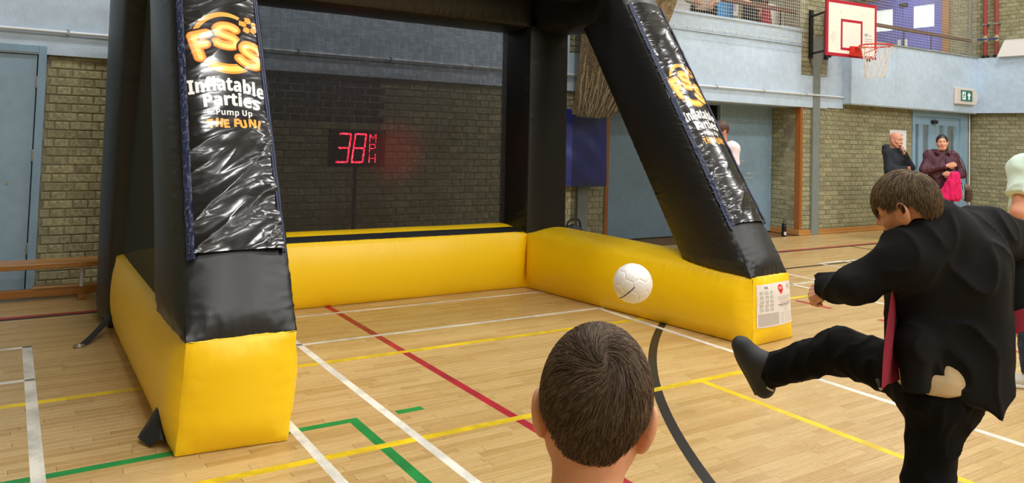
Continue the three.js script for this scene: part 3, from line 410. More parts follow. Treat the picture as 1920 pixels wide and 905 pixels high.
// ---------- speed display behind the mesh ----------
{
  const t = thing('led_display', 'black speed display with red lit digits 38 MPH on a pole behind the mesh', 'display', [2.95, 0, -7.38]);
  part('case', rbox(-0.29, 0.30, 1.055, 1.435, -0.06, 0, 0.008), M.blackMetal, t); part('pole', rod([0, 0.02, -0.04], [0, 1.06, -0.04], 0.02, 14), M.blackMetal, t);
  part('foot', joined([0, 1, 2].map((k) => rod([0, 0.25, -0.04], [0.26 * Math.cos(k * 2.094 + 0.5), 0.015, -0.04 + 0.26 * Math.sin(k * 2.094 + 0.5)], 0.013))), M.blackMetal, t);
  const led = std({ color: 0x200004, emissive: 0xff1238, emissiveIntensity: 9, roughness: 0.4 }), ledHot = std({ color: 0x200004, emissive: 0xff5a70, emissiveIntensity: 12, roughness: 0.4 });
  const dot = new THREE.SphereGeometry(0.0042, 6, 4), r = rng(8);
  const seg = (list, a, b, rows) => { const L = Math.hypot(b[0] - a[0], b[1] - a[1]), n = Math.round(L / 0.0085), nx = -(b[1] - a[1]) / L, ny = (b[0] - a[0]) / L; for (let i = 0; i <= n; i++) for (let k = 0; k < rows; k++) { const o = (k - (rows - 1) / 2) * 0.009; list.push([lerp(a[0], b[0], i / n) + nx * o, lerp(a[1], b[1], i / n) + ny * o]); } };
  const glyph = (name, segs, rows, lab) => { const l = []; for (const [a, b] of segs) seg(l, a, b, rows); const g = [[], []]; for (const p of l) g[r() > 0.25 ? 0 : 1].push(dot.clone().translate(p[0], p[1], 0.003)); const o = part(name, joined(g[0]), led, t, lab); part('bright_leds', joined(g[1]), ledHot, o).userData.kind = 'stuff'; };
  const D = (x, on) => { const sl = 0.11, p = (u, v) => [x + u * 0.115 + (v - 0.5) * 0.28 * sl, 1.105 + v * 0.28], S = { a: [p(0, 1), p(1, 1)], b: [p(1, 0.97), p(1, 0.53)], c: [p(1, 0.47), p(1, 0.03)], d: [p(0, 0), p(1, 0)], e: [p(0, 0.47), p(0, 0.03)], f: [p(0, 0.97), p(0, 0.53)], g: [p(0.06, 0.5), p(0.94, 0.5)] }; return [...on].map((k) => S[k]); };
  glyph('digit', D(-0.205, 'abcdg'), 2, 'red lit digit 3'); glyph('digit', D(-0.045, 'abcdefg'), 2, 'red lit digit 8');
  const q = (x, y, l) => l.map(([a, b]) => [[x + a[0] * 0.065, y + a[1] * 0.08], [x + b[0] * 0.065, y + b[1] * 0.08]]);
  glyph('letter', q(0.125, 1.305, [[[0, 0], [0, 1]], [[1, 0], [1, 1]], [[0.1, 0.95], [0.5, 0.5]], [[0.5, 0.5], [0.9, 0.95]]]), 1, 'red lit letter M'); glyph('letter', q(0.125, 1.205, [[[0, 0], [0, 1]], [[0.1, 1], [0.8, 1]], [[0.95, 0.9], [0.95, 0.6]], [[0.8, 0.48], [0.1, 0.48]]]), 1, 'red lit letter P'); glyph('letter', q(0.125, 1.105, [[[0, 0], [0, 1]], [[1, 0], [1, 1]], [[0.1, 0.5], [0.9, 0.5]]]), 1, 'red lit letter H');
  const l = new THREE.SpotLight(0xff1030, 2.2, 0, 0.37, 0.9); l.position.set(0, 1.245, 0.03); l.target.position.set(0.02, 1.235, 1); l.castShadow = true; l.shadow.radius = 4; t.add(l, l.target);  // the diodes shine straight out in a narrow beam
}
// ---------- gallery over the back wall ----------
{
  const w = struct('wall_gallery', 'back wall and end wall of the spectator gallery');
  part('wall_slab', box(5.0, XR + 0.3, 2.3, 5.0, -10.4, -10.2), std({ color: 0xcfc9b4, roughness: 0.9, map: T.mottle }), w); part('wall_slab', box(5.0, 5.2, 2.3, 5.0, -10.2, ZW - 0.3), M.plainWall, w);
  part('ceiling_slab', box(5.0, XR + 0.3, 4.81, 5.0, -10.4, ZW - 0.3), std({ color: 0xcbc3b4, roughness: 0.9 }), struct('ceiling', 'ceiling over the gallery'));
  for (const [a, b, y0, y1] of [[-10.2, -9.98, 2.5, 4.8], [-8.12, -7.72, 2.5, 4.8], [-9.98, -8.12, 4.55, 4.8]]) part('mortar_bed', box(XR + 0.006, XR + 0.3, y0, y1, a, b), M.mortar, w);
  brickWall(w, { u0: 7.73, u1: 8.11, v0: 2.9, v1: 4.8, at: (u, v) => V(XR, v, -u), turn: -Math.PI / 2, seed: 41, rank: () => 1, tone: () => BM.hall });
  part('pier_edge', rbox(XR - 0.03, XR + 0.01, 3.1, 4.8, -7.74, -7.70, 0.006), M.post, w);
  brickWall(w, { u0: 10.9, u1: 12.2, v0: 3.1, v1: 4.7, at: (u, v) => V(u, v, -10.194), turn: 0, seed: 42, rank: () => 0, tone: () => BM.hall });
  part('corner_post', rbox(11.95, 12.12, 2.55, 4.8, -10.2, -10.15, 0.004), M.trimWood, w);
  const d = struct('door_4', 'purple double door with white lit windows at the gallery end'), pu = std({ color: 0x6f72c8, roughness: 0.4, map: T.paint });
  const lit = std({ color: 0xe6efe8, emissive: 0xe8f2ee, emissiveIntensity: 0.55, roughness: 0.3 });
  for (const [z0, z1, a, b] of [[-9.89, -9.075, -9.66, -9.29], [-9.065, -8.25, -8.85, -8.42]]) {
    const l = part('door_leaf', joined([rbox(XR - 0.01, XR + 0.035, 2.56, 3.83, z0, z1, 0.003), rbox(XR - 0.01, XR + 0.035, 4.285, 4.5, z0, z1, 0.003), rbox(XR - 0.01, XR + 0.035, 3.83, 4.285, z0, a, 0.003), rbox(XR - 0.01, XR + 0.035, 3.83, 4.285, b, z1, 0.003)]), pu, d);
    part('window_pane', box(XR + 0.015, XR + 0.02, 3.83, 4.285, a, b), lit, l, 'bright window pane');
    part('push_plate', rbox(XR - 0.016, XR - 0.008, 3.2, 3.62, z0 < -9.5 ? z1 - 0.1 : z0 + 0.03, z0 < -9.5 ? z1 - 0.03 : z0 + 0.1, 0.002), M.white, l);
  }
  for (const [z0, z1, y0, y1] of [[-8.25, -8.12, 2.55, 4.62], [-9.98, -9.89, 2.55, 4.62], [-9.98, -8.12, 4.5, 4.62]]) part('frame', rbox(XR - 0.03, XR + 0.04, y0, y1, z0, z1, 0.004), std({ color: 0xb98448, roughness: 0.5, map: T.wood }), d);
  part('closer', rbox(XR - 0.07, XR - 0.01, 4.3, 4.36, -9.12, -8.95, 0.006), M.blackMetal, d); part('backing', box(XR + 0.06, XR + 0.3, 2.5, 4.6, -9.98, -8.12), M.white, d);
  for (const [x0, x1, l, ball] of [[8.6, 10.25, 'brown timber handrail above the left gallery front', [9.3, 9.9]], [11.0, 15.36, 'brown timber handrail above the boxed gallery front', [11.4, 12.27, 13.13, 14.0]]]) {
    const t = thing('handrail', l, 'handrail', [x0, 3.47, x0 > 10 ? -7.70 : -7.78]); part('rail', rbox(0, x1 - x0, -0.03, 0.03, -0.03, 0.03, 0.015), std({ color: 0x6e4636, roughness: 0.4, map: T.wood }), t);
    for (const x of ball) part('baluster', rod([x - x0, (x0 > 10.5 ? 3.14 : 3.19) - 3.47, 0], [x - x0, -0.03, 0], 0.011), M.blackMetal, t);
  }
  for (const [l, x, y, w2, h, c, bands] of [['white notice board with a grid of papers at the left of the gallery', 9.85, 4.0, 1.1, 0.8, 0xefe8ec, 3], ['white poster with a red headline behind the gallery net', 11.5, 4.1, 0.42, 0.55, 0xf0eef0, 1]]) {
    const t = thing('poster', l, 'poster', [x, y, -10.19]); part('sheet', rbox(-w2 / 2, w2 / 2, -h / 2, h / 2, 0, 0.012, 0.002), std({ color: c, roughness: 0.6 }), t);
    if (bands === 1) { part('headline', box(-0.17, 0.17, 0.08, 0.2, 0.012, 0.0135), std({ color: 0xc8403a, roughness: 0.6 }), t); part('picture', box(-0.15, 0.15, -0.2, 0.02, 0.012, 0.0132), std({ color: 0xd9c2cc, roughness: 0.6 }), t); }
    else for (let i = 0; i < 3; i++) for (let j = 0; j < 2; j++) part('paper', rbox(-0.5 + i * 0.34, -0.22 + i * 0.34, -0.34 + j * 0.36, -0.04 + j * 0.36, 0.012, 0.0135, 0.0005, 1), std({ color: 0xf7f3ee, roughness: 0.6 }), t);
  }
  const b = thing('blue_banner', 'sky blue fabric display banner standing in the gallery', 'banner', [9.53, 2.55, -8.62]); part('fabric', grid(12, 16, (u, v) => V(lerp(-0.24, 0.22, u) + 0.05 * v, lerp(0.05, 1.9, v), 0.02 * Math.sin(u * 7)), (u, v) => [u, v * 3]), std({ color: 0x4f9fdc, roughness: 0.8, side: THREE.DoubleSide, bumpMap: T.cloth, bumpScale: 0.001 }), b); part('foot_rail', rbox(-0.3, 0.28, 0, 0.05, -0.1, 0.1, 0.02), M.steel, b); part('pole', rod([0.27, 0.04, -0.03], [0.27, 1.95, -0.03], 0.018), M.blackMetal, b);
  const s = thing('white_board', 'tall white panel at the gallery pillar', 'panel', [10.34, 2.55, -8.3]); part('face', rbox(-0.09, 0.1, 0.1, 1.12, -0.02, 0.02, 0.006), M.white, s); part('stand', rbox(-0.16, 0.16, 0, 0.1, -0.12, 0.12, 0.02), M.blackMetal, s);
  const n = thing('goods_box', 'grey white plastic box on the gallery floor beside the poster', 'box', [10.24, 2.55, -8.95]); part('box_body', rbox(-0.14, 0.14, 0, 0.85, -0.12, 0.12, 0.02), std({ color: 0xb9c6c8, roughness: 0.6 }), n); part('lid', rbox(-0.15, 0.15, 0.85, 0.9, -0.13, 0.13, 0.012), M.white, n);
}
// safety nets in front of the gallery
const netCord = std({ color: 0xd9d6c8, roughness: 0.9 });
function cordNet(x0, x1, y0, y1, z, step, r, seed) {
  const l = [], wob = (x, y) => V(x + 0.012 * n3(x * 2.3, y * 2.1, seed), y + 0.014 * n3(x * 1.9 + 5, y * 2.7, seed) - 0.02 * Math.sin((x - x0) * 1.3) * 0, z + 0.02 * n3(x * 1.1, y * 1.3, seed + 3));
  const run = (a, b) => { const c = []; for (let k = 0; k <= 1; k++) c.push(wob(...(k ? b : a))); return rod(c[0], c[1], r, 4); };
  const nx = Math.round((x1 - x0) / step), ny = Math.round((y1 - y0) / step);
  for (let i = 0; i <= nx; i++) for (let j = 0; j < ny; j += 3) l.push(run([x0 + i * step, y0 + j * step], [x0 + i * step, y0 + Math.min(ny, j + 3) * step]));
  for (let j = 0; j <= ny; j++) for (let i = 0; i < nx; i += 3) l.push(run([x0 + i * step, y0 + j * step], [x0 + Math.min(nx, i + 3) * step, y0 + j * step]));
  return joined(l.map((g) => g));
}
{
  const t = thing('safety_net', 'white cord safety net hung over the left gallery front on hooks', 'net', [8.8, 2.95, -7.62]);
  const g = cordNet(7.0, 10.24, 3.0, 4.3, -7.63, 0.048, 0.0022, 2); g.translate(-8.8, -2.95, 7.62); part('mesh', g, netCord, t).userData.kind = 'stuff';
  part('hem_rope', tube(Array.from({ length: 53 }, (_, i) => V(lerp(-1.8, 1.44, i / 52), 0.045 - 0.028 * (i % 4 === 0 ? 1 : i % 2 === 0 ? 0 : 0.35), -0.01)), 0.004, 160, 5), netCord, t); part('wire', rod([-1.8, 0.0, -0.005], [1.46, 0.0, -0.005], 0.004), M.steel, t);
  for (let i = 0; i <= 13; i++) part('hook', rod([-1.8 + i * 0.249, 0.0, -0.004], [-1.8 + i * 0.249, 0.03, -0.004], 0.005, 6), M.steel, t);
  const t2 = thing('safety_net', 'fine cord safety net in front of the purple gallery doors', 'net', [13.2, 3.15, -7.64]);
  const g2 = cordNet(11.0, 15.35, 3.16, 4.5, -7.60, 0.048, 0.0016, 6); g2.translate(-13.2, -3.15, 7.64); part('mesh', g2, netCord, t2).userData.kind = 'stuff'; part('head_rope', rod([-2.2, 1.34, 0], [2.15, 1.34, 0], 0.008), netCord, t2);
}
// ---------- basketball backboard ----------
{
  const t = thing('basketball_hoop', 'white basketball backboard with red border, orange ring and white net', 'basketball hoop', [10.64, 3.16, -7.07], -0.10);
  const map = canvasTex(660, 504, (c, w, h) => { c.fillStyle = '#efe8de'; c.fillRect(0, 0, w, h); c.strokeStyle = '#b0152f'; c.lineWidth = 56; c.strokeRect(0, 0, w, h); c.lineWidth = 24; c.strokeRect(196, 176, 262, 258);
    c.fillStyle = '#2b3560'; c.font = 'bold 40px sans-serif'; c.save(); c.translate(496, 300); c.scale(0.9, 1); c.fillText('GP', 0, 0); c.font = '30px sans-serif'; c.fillStyle = '#6d7388'; c.fillText('sim', 62, 0); c.restore(); for (let j = 0; j < 3; j++) { c.fillStyle = '#8a8d98'; for (let x = 498; x < 600; x += 11) c.fillRect(x, 316 + j * 20, 8, 9 - j); }
    const r = rng(3); c.fillStyle = '#a98d86'; for (let k = 0; k < 26; k++) { const a = r() * 6.3, d = 10 + r() * 26; c.fillRect(88 + d * Math.cos(a), 330 + d * 1.3 * Math.sin(a), 6, 5); } c.fillStyle = '#6f6a66'; c.fillRect(180, 100, 8, 6); c.fillRect(466, 108, 8, 6); });
  const board = new THREE.BoxGeometry(1.1, 0.84, 0.03); part('backboard', board, [0, 1, 2, 3, 4, 5].map((k) => k === 4 ? std({ map, roughness: 0.45 }) : std({ color: 0x9c1730, roughness: 0.5 })), t);
  const ring = std({ color: 0xd8321e, roughness: 0.4 }), c = V(0.05, -0.27, 0.40);
  part('ring', new THREE.TorusGeometry(0.228, 0.010, 12, 64).rotateX(Math.PI / 2).translate(c.x, c.y, c.z), ring, t);
  part('ring_bracket', joined([rbox(-0.055, 0.155, -0.40, -0.255, 0.015, 0.075, 0.006), rbox(-0.0, 0.10, -0.29, -0.262, 0.06, 0.19, 0.006), rod([-0.04, -0.37, 0.07], [-0.13, -0.28, 0.30], 0.008), rod([0.14, -0.37, 0.07], [0.23, -0.28, 0.30], 0.008)]), ring, t);
  const cords = [], K = 12, R = (h) => lerp(0.225, 0.12, Math.pow(h, 0.55)) + 0.015 * h * h, pt = (k, h) => { const a = k / K * 2 * Math.PI; return V(c.x + R(h) * Math.cos(a) - 0.05 * h, c.y - 0.012 - 0.47 * h, c.z + R(h) * Math.sin(a) + 0.02 * h); };
  for (let k = 0; k < K; k++) for (const s of [1, -1]) cords.push(tube(Array.from({ length: 8 }, (_, i) => { const h = i / 7; return pt(k + s * 0.25 + s * h * 1.75, h); }), 0.0045, 16, 5));
  part('hoop_net', joined(cords), std({ color: 0xe3d9cf, roughness: 0.9 }), t).userData.kind = 'stuff';
  part('bracket_frame', joined([rbox(-0.20, -0.14, -0.40, 0.36, -0.63, -0.585, 0.004), rbox(0.14, 0.20, -0.40, 0.36, -0.63, -0.585, 0.004), rbox(-0.46, -0.4, -0.45, 0.3, -0.06, -0.016, 0.004), rbox(0.4, 0.46, -0.45, 0.3, -0.06, -0.016, 0.004), rod([-0.17, 0.26, -0.6], [-0.43, 0.26, -0.03], 0.017), rod([-0.17, -0.33, -0.6], [-0.43, -0.33, -0.03], 0.017), rod([0.17, 0.26, -0.6], [0.43, 0.26, -0.03], 0.017), rod([0.17, -0.33, -0.6], [0.43, -0.33, -0.03], 0.017)]), M.blackMetal, t);
}
// ---------- things on and by the walls ----------
{ // bunched division net and the blue bag below it
  const tan = phys({ color: 0xb9a583, roughness: 1, map: tex(256, 256, (u, v) => { const k = 0.62 + 0.55 * (NC(u, v) - 0.5) + 0.7 * (ND(u * 0.9 + v * 0.3, v * 0.7 - u * 0.2) - 0.5) + 0.3 * (NB(u, v) - 0.5); return [k * 1.05, k * 1.0, k * 0.88]; }, true, [0.35, 0.35]), bumpMap: T.cloth, bumpScale: 0.004, side: THREE.DoubleSide });
  const t = thing('division_net', 'bunched tan division net hanging down to the blue bag', 'net', [6.0, 1.65, -7.32]);
  const prof = (u, v) => { const lo = -0.40, hi = lerp(0.31, 0.36, v), x = lerp(lerp(-0.42, -0.30, Math.min(1, v * 2.2)), lerp(0.30, 1.85, Math.pow(v, 0.8)), u), sag = 0.06 * Math.pow(Math.abs(2 * u - 0.75), 2) * (1 - v) * (1 - v), fold = 0.05 * Math.sin(u * 26 + 3 * v) + 0.03 * Math.sin(u * 61 + v * 9) + 0.012 * n3(u * 40, v * 30, 3); return V(x, v * 3.0 + sag + (v < 0.02 ? 0.02 * n3(u * 18, 1, 2) : 0), fold * (0.5 + 0.5 * v) + 0.05 * Math.sin(u * Math.PI)); };
  part('net_folds', grid(150, 90, prof, (u, v) => [u * 1.6, v * 3]), tan, t);
  part('loose_cords', joined(Array.from({ length: 46 }, (_, i) => { const r = rng(i + 60), u = r() * 0.98, v = r() * 0.12, a = prof(u, v), b = prof(clamp(u + 0.1 * (r() - 0.5), 0, 1), v + 0.05 + 0.1 * r()); a.z += 0.03; b.z += 0.03; const m = a.clone().lerp(b, 0.5).add(V(0.02 * (r() - 0.5), -0.01, 0.02)); return tube([a, m, b], 0.004, 8, 5); })), std({ color: 0xc4ad86, roughness: 1 }), t).userData.kind = 'stuff';
  const bag = thing('blue_mat', 'navy blue vinyl mat hanging on the wall under the tan net', 'mat', [5.95, 0.86, -7.575]);
  const body = (z, flip) => grid(40, 50, (u, v) => { const x = lerp(-0.44, 0.36 + 0.03 * (1 - v), flip ? 1 - u : u), y = lerp(-0.03, 0.88, v) + (v > 0.97 ? 0.02 * Math.sin(u * 8) : 0), e = Math.pow(Math.sin(Math.PI * clamp(u, 0.001, 0.999)) * Math.sin(Math.PI * clamp(v, 0.001, 0.999)), 0.35); return V(x, y, z + (flip ? -1 : 1) * e * (0.07 + 0.02 * n3(x * 5 + y * 3, y * 3 - x * 4, 8) + 0.012 * Math.sin((x * 0.8 + y) * 17))); }, (u, v) => [u, v]);
  part('vinyl_body', joined([body(0, false), body(0, true)]), phys({ color: 0x1c2a78, roughness: 0.4, bumpMap: T.vinyl, bumpScale: 0.0006 }), bag); part('hem', rbox(-0.44, 0.38, -0.045, -0.015, -0.02, 0.02, 0.01), std({ color: 0x18245e, roughness: 0.5 }), bag);
}
{ // gym bench
  const t = thing('gym_bench', 'low wooden gym bench along the wall at the far left', 'bench', [-0.55, 0, -7.32]), w = std({ color: 0xc08442, roughness: 0.3, map: T.wood });
  part('seat', rbox(-1.35, 1.35, 0.255, 0.3, -0.13, 0.13, 0.008), std({ color: 0xcb9250, roughness: 0.3, map: T.wood }), t); part('beam', rbox(-1.3, 1.3, 0.02, 0.085, -0.02, 0.03, 0.006), w, t);
  for (const x of [-1.1, 1.12]) { part('leg', joined([rbox(x - 0.012, x + 0.012, 0.085, 0.256, -0.05, 0.05, 0.004)]), M.pipe, t); part('foot', rbox(x - 0.03, x + 0.03, 0, 0.03, -0.16, 0.16, 0.006), w, t); }
  part('ledge', rbox(0.78, 1.3, 0.085, 0.105, -0.03, 0.04, 0.004), std({ color: 0xd9b27c, roughness: 0.35, map: T.wood }), t);
}
{
  const t = thing('sports_bottle', 'black sports bottle with white marking standing by the skirting board', 'bottle', [10.06, 0, -7.78]), pl = std({ color: 0x111214, roughness: 0.3 });
  part('body', new THREE.LatheGeometry([[0, 0], [0.034, 0], [0.038, 0.01], [0.038, 0.07], [0.033, 0.09], [0.037, 0.11], [0.037, 0.15], [0.028, 0.17], [0, 0.17]].map((p) => new THREE.Vector2(...p)), 24), pl, t); part('cap', new THREE.LatheGeometry([[0.0, 0.168], [0.033, 0.168], [0.033, 0.185], [0.014, 0.195], [0.012, 0.22], [0, 0.222]].map((p) => new THREE.Vector2(...p)), 20), pl, t);
  part('marking', new THREE.CylinderGeometry(0.0385, 0.0385, 0.05, 12, 3, true, -0.9, 1.1).translate(0, 0.04, 0), std({ color: 0xdadada, roughness: 0.4, side: THREE.DoubleSide }), t);
  const s = thing('black_bag', 'small black bag on the floor behind the right rear post', 'bag', [5.35, 0, -6.95]); part('bag_body', (() => { const g = new THREE.SphereGeometry(0.16, 24, 16); const p = g.attributes.position; for (let i = 0; i < p.count; i++) p.setXYZ(i, p.getX(i) * 1.2 + 0.02 * n3(p.getX(i) * 14, p.getY(i) * 14, 1), Math.max(p.getY(i), -0.14) * 1.5 + 0.21 + 0.02 * n3(p.getX(i) * 17, p.getZ(i) * 15, 2), p.getZ(i) * 0.9); g.computeVertexNormals(); return g; })(), std({ color: 0x131316, roughness: 0.5 }), s); part('strap', tube([[-0.12, 0.38, 0], [-0.05, 0.5, 0.02], [0.06, 0.5, 0.02], [0.12, 0.38, 0]], 0.012, 20, 6), G.strap, s);
}
{
  const t = thing('exit_sign', 'green and white emergency exit sign in a pale housing', 'sign', [14.82, 2.375, -7.54]);
  part('housing', rbox(-0.36, 0.30, -0.155, 0.155, 0, 0.06, 0.02), std({ color: 0xd8cfc6, roughness: 0.5 }), t); part('end_cap', new THREE.CylinderGeometry(0.14, 0.14, 0.05, 28, 1, false, 0, Math.PI).rotateX(Math.PI / 2).translate(0.27, 0, 0.028), std({ color: 0xd3d4d2, roughness: 0.5 }), t);
  const map = canvasTex(220, 150, (c, w, h) => { c.fillStyle = '#1f5c4c'; c.fillRect(0, 0, w, h); c.fillStyle = '#e6f3ee'; c.fillRect(28, 22, 62, 108); c.fillStyle = '#1f5c4c'; c.beginPath(); c.arc(66, 40, 10, 0, 7); c.fill(); c.lineWidth = 11; c.lineCap = 'round'; c.strokeStyle = '#1f5c4c'; c.beginPath(); c.moveTo(62, 56); c.lineTo(56, 86); c.lineTo(74, 104); c.moveTo(56, 86); c.lineTo(40, 112); c.moveTo(62, 60); c.lineTo(82, 72); c.moveTo(60, 60); c.lineTo(42, 74); c.stroke(); c.fillStyle = '#e6f3ee'; c.beginPath(); c.moveTo(156, 24); c.lineTo(192, 72); c.lineTo(170, 72); c.lineTo(170, 128); c.lineTo(142, 128); c.lineTo(142, 72); c.lineTo(120, 72); c.closePath(); c.fill(); });
  part('sign_face', new THREE.BoxGeometry(0.4, 0.2, 0.006).translate(-0.02, 0.01, 0.063), std({ map, emissive: 0xffffff, emissiveMap: map, emissiveIntensity: 0.25, roughness: 0.3 }), t);
  const n = thing('wall_notice', 'white paper notice on the brick wall behind the bald man', 'notice', [13.0, 1.49, ZW]); part('paper', rbox(-0.25, 0.25, -0.23, 0.21, 0.001, 0.006, 0.002, 1), std({ color: 0xe8e9ee, roughness: 0.7 }), n); for (let j = 0; j < 6; j++) part('text_line', box(-0.2, 0.14 - 0.05 * (j % 3), 0.12 - j * 0.05, 0.135 - j * 0.05, 0.006, 0.0066), std({ color: 0x9a9ca6, roughness: 0.7 }), n);
  const h = thing('white_vent_box', 'white metal box on top of the right gallery front', 'box', [XR - 0.02, 3.12, -6.6]); const sh = new THREE.Shape([[-0.55, 0], [-0.42, 0.29], [0.6, 0.29], [0.6, 0]].map((p) => new THREE.Vector2(...p))); part('casing', new THREE.ExtrudeGeometry(sh, { depth: 0.3, bevelEnabled: true, bevelSize: 0.006, bevelThickness: 0.006, bevelSegments: 2 }).rotateY(-Math.PI / 2).translate(0.2, 0, 0), M.white, h); part('lip', rbox(-0.11, 0.2, 0.285, 0.3, -0.42, 0.6, 0.004), M.white, h);
  h.position.x = XR - 0.1; h.rotation.y = 0;
}
for (const [z, l] of [[-7.42, 'left of two red heating pipes in the gallery corner'], [-7.22, 'right of two red heating pipes in the gallery corner']]) {
  const t = thing('red_pipe', l, 'pipe', [XR - 0.07, 3.12, z]), m = std({ color: 0x9a3a34, roughness: 0.5 }); part('pipe_run', rod([0, 0, 0], [0, 1.7, 0], 0.032, 14), m, t); part('valve', joined([rod([0, 0.30, 0], [0, 0.42, 0], 0.042), rod([0, 0.36, 0], [-0.09, 0.36, 0], 0.014)]), std({ color: 0xb9a58a, metalness: 0.4, roughness: 0.4 }), t); part('lever', rbox(-0.105, -0.085, 0.33, 0.36, -0.1, 0.07, 0.005), std({ color: 0x2c3c74, roughness: 0.5 }), t); part('collar', rod([0, 0.0, 0], [0, 0.05, 0], 0.06), M.blackMetal, t); part('bracket', rbox(-0.04, 0.07, 0.62, 0.65, -0.045, 0.045, 0.004), M.steel, t);
}
// the ball in flight
{
  const t = thing('football', 'white football flying through the air in front of the goal', 'football', [2.90, 0.645, -3.22]), g = new THREE.IcosahedronGeometry(1, 0), p = g.attributes.position, vs = []; // 12 corners give the pentagons
  for (let i = 0; i < p.count; i++) { const q = V().fromBufferAttribute(p, i); if (!vs.some((k) => k.distanceTo(q) < 0.01)) vs.push(q); }
  const fs = []; for (let i = 0; i < p.count; i += 3) fs.push(V().fromBufferAttribute(p, i).add(V().fromBufferAttribute(p, i + 1)).add(V().fromBufferAttribute(p, i + 2)).normalize());
  const s = new THREE.IcosahedronGeometry(1, 24), sp = s.attributes.position, seeds = [...vs.map((v) => [v, 0.985]), ...fs.map((v) => [v, 1.0])];
  const q = V(); for (let i = 0; i < sp.count; i++) { q.fromBufferAttribute(sp, i).normalize(); let a = -9, b = -9; for (const [c, w] of seeds) { const d = q.dot(c) + (w === 1 ? 0 : -0.012); if (d > a) { b = a; a = d; } else if (d > b) b = d; } const groove = 0.012 * Math.exp(-Math.pow((a - b) / 0.03, 2)); q.multiplyScalar(0.107 * (1 - groove * 1.6)); sp.setXYZ(i, q.x, q.y, q.z); }
  s.computeVertexNormals(); part('panels', s, phys({ color: 0xe9e8e6, roughness: 0.35, clearcoat: 0.3 }), t);
  for (const [a, c, w] of [[0.9, 0xd9733c, 0.004], [2.4, 0x4a4d55, 0.003]]) { const tor = new THREE.TorusGeometry(0.1062, w, 6, 40, 1.3).rotateX(a).rotateY(a * 1.7); part('printed_stripe', tor, std({ color: c, roughness: 0.5 }), t); }
}
// ---------- figures: distance fields meshed into smooth skins ----------
function nets(f, lo, hi, cell, uvScale = 1) { // surface nets
  const n = [0, 1, 2].map((k) => Math.ceil((hi.getComponent(k) - lo.getComponent(k)) / cell) + 1), [nx, ny, nz] = n, val = new Float32Array(nx * ny * nz), at = (x, y, z) => x + nx * (y + ny * z);
  for (let z = 0; z < nz; z++) for (let y = 0; y < ny; y++) for (let x = 0; x < nx; x++) val[at(x, y, z)] = f(lo.x + x * cell, lo.y + y * cell, lo.z + z * cell);
  const id = new Int32Array(nx * ny * nz).fill(-1), pos = [], idx = [], C = [[0, 0, 0], [1, 0, 0], [0, 1, 0], [1, 1, 0], [0, 0, 1], [1, 0, 1], [0, 1, 1], [1, 1, 1]], E = [[0, 1], [2, 3], [4, 5], [6, 7], [0, 2], [1, 3], [4, 6], [5, 7], [0, 4], [1, 5], [2, 6], [3, 7]], v = new Float32Array(8);
  for (let z = 0; z < nz - 1; z++) for (let y = 0; y < ny - 1; y++) for (let x = 0; x < nx - 1; x++) {
    let m = 0; for (let k = 0; k < 8; k++) { v[k] = val[at(x + C[k][0], y + C[k][1], z + C[k][2])]; if (v[k] < 0) m |= 1 << k; }
    if (m === 0 || m === 255) continue;
    let sx = 0, sy = 0, sz = 0, c = 0; for (const [a, b] of E) if ((v[a] < 0) !== (v[b] < 0)) { const t = v[a] / (v[a] - v[b]); sx += lerp(C[a][0], C[b][0], t); sy += lerp(C[a][1], C[b][1], t); sz += lerp(C[a][2], C[b][2], t); c++; }
    id[at(x, y, z)] = pos.length / 3; pos.push(lo.x + (x + sx / c) * cell, lo.y + (y + sy / c) * cell, lo.z + (z + sz / c) * cell);
  }
  const quad = (a, b, c, d, s) => { if (a < 0 || b < 0 || c < 0 || d < 0) return; if (s) idx.push(a, b, c, a, c, d); else idx.push(a, c, b, a, d, c); };
  for (let z = 1; z < nz - 1; z++) for (let y = 1; y < ny - 1; y++) for (let x = 1; x < nx - 1; x++) {
    const a = val[at(x, y, z)] < 0;
    if (a !== val[at(x + 1, y, z)] < 0) quad(id[at(x, y - 1, z - 1)], id[at(x, y, z - 1)], id[at(x, y, z)], id[at(x, y - 1, z)], a);
    if (a !== val[at(x, y + 1, z)] < 0) quad(id[at(x - 1, y, z - 1)], id[at(x - 1, y, z)], id[at(x, y, z)], id[at(x, y, z - 1)], a);
    if (a !== val[at(x, y, z + 1)] < 0) quad(id[at(x - 1, y - 1, z)], id[at(x, y - 1, z)], id[at(x, y, z)], id[at(x - 1, y, z)], a);
  }
  const g = new THREE.BufferGeometry(), nor = new Float32Array(pos.length), uv = new Float32Array(pos.length / 3 * 2), e = cell * 0.6;
  for (let i = 0; i < pos.length; i += 3) { const [x, y, z] = [pos[i], pos[i + 1], pos[i + 2]], a = f(x + e, y, z) - f(x - e, y, z), b = f(x, y + e, z) - f(x, y - e, z), c = f(x, y, z + e) - f(x, y, z - e), l = Math.hypot(a, b, c) || 1; nor[i] = a / l; nor[i + 1] = b / l; nor[i + 2] = c / l; uv[i / 3 * 2] = (x + z * 0.7) * uvScale; uv[i / 3 * 2 + 1] = y * uvScale; }
  g.setAttribute('position', new THREE.Float32BufferAttribute(pos, 3)); g.setAttribute('normal', new THREE.BufferAttribute(nor, 3)); g.setAttribute('uv', new THREE.BufferAttribute(uv, 2)); g.setIndex(idx); return g;
}
const smin = (a, b, k) => { const h = Math.max(k - Math.abs(a - b), 0) / k; return Math.min(a, b) - h * h * k * 0.25; }, smax = (a, b, k) => -smin(-a, -b, k);
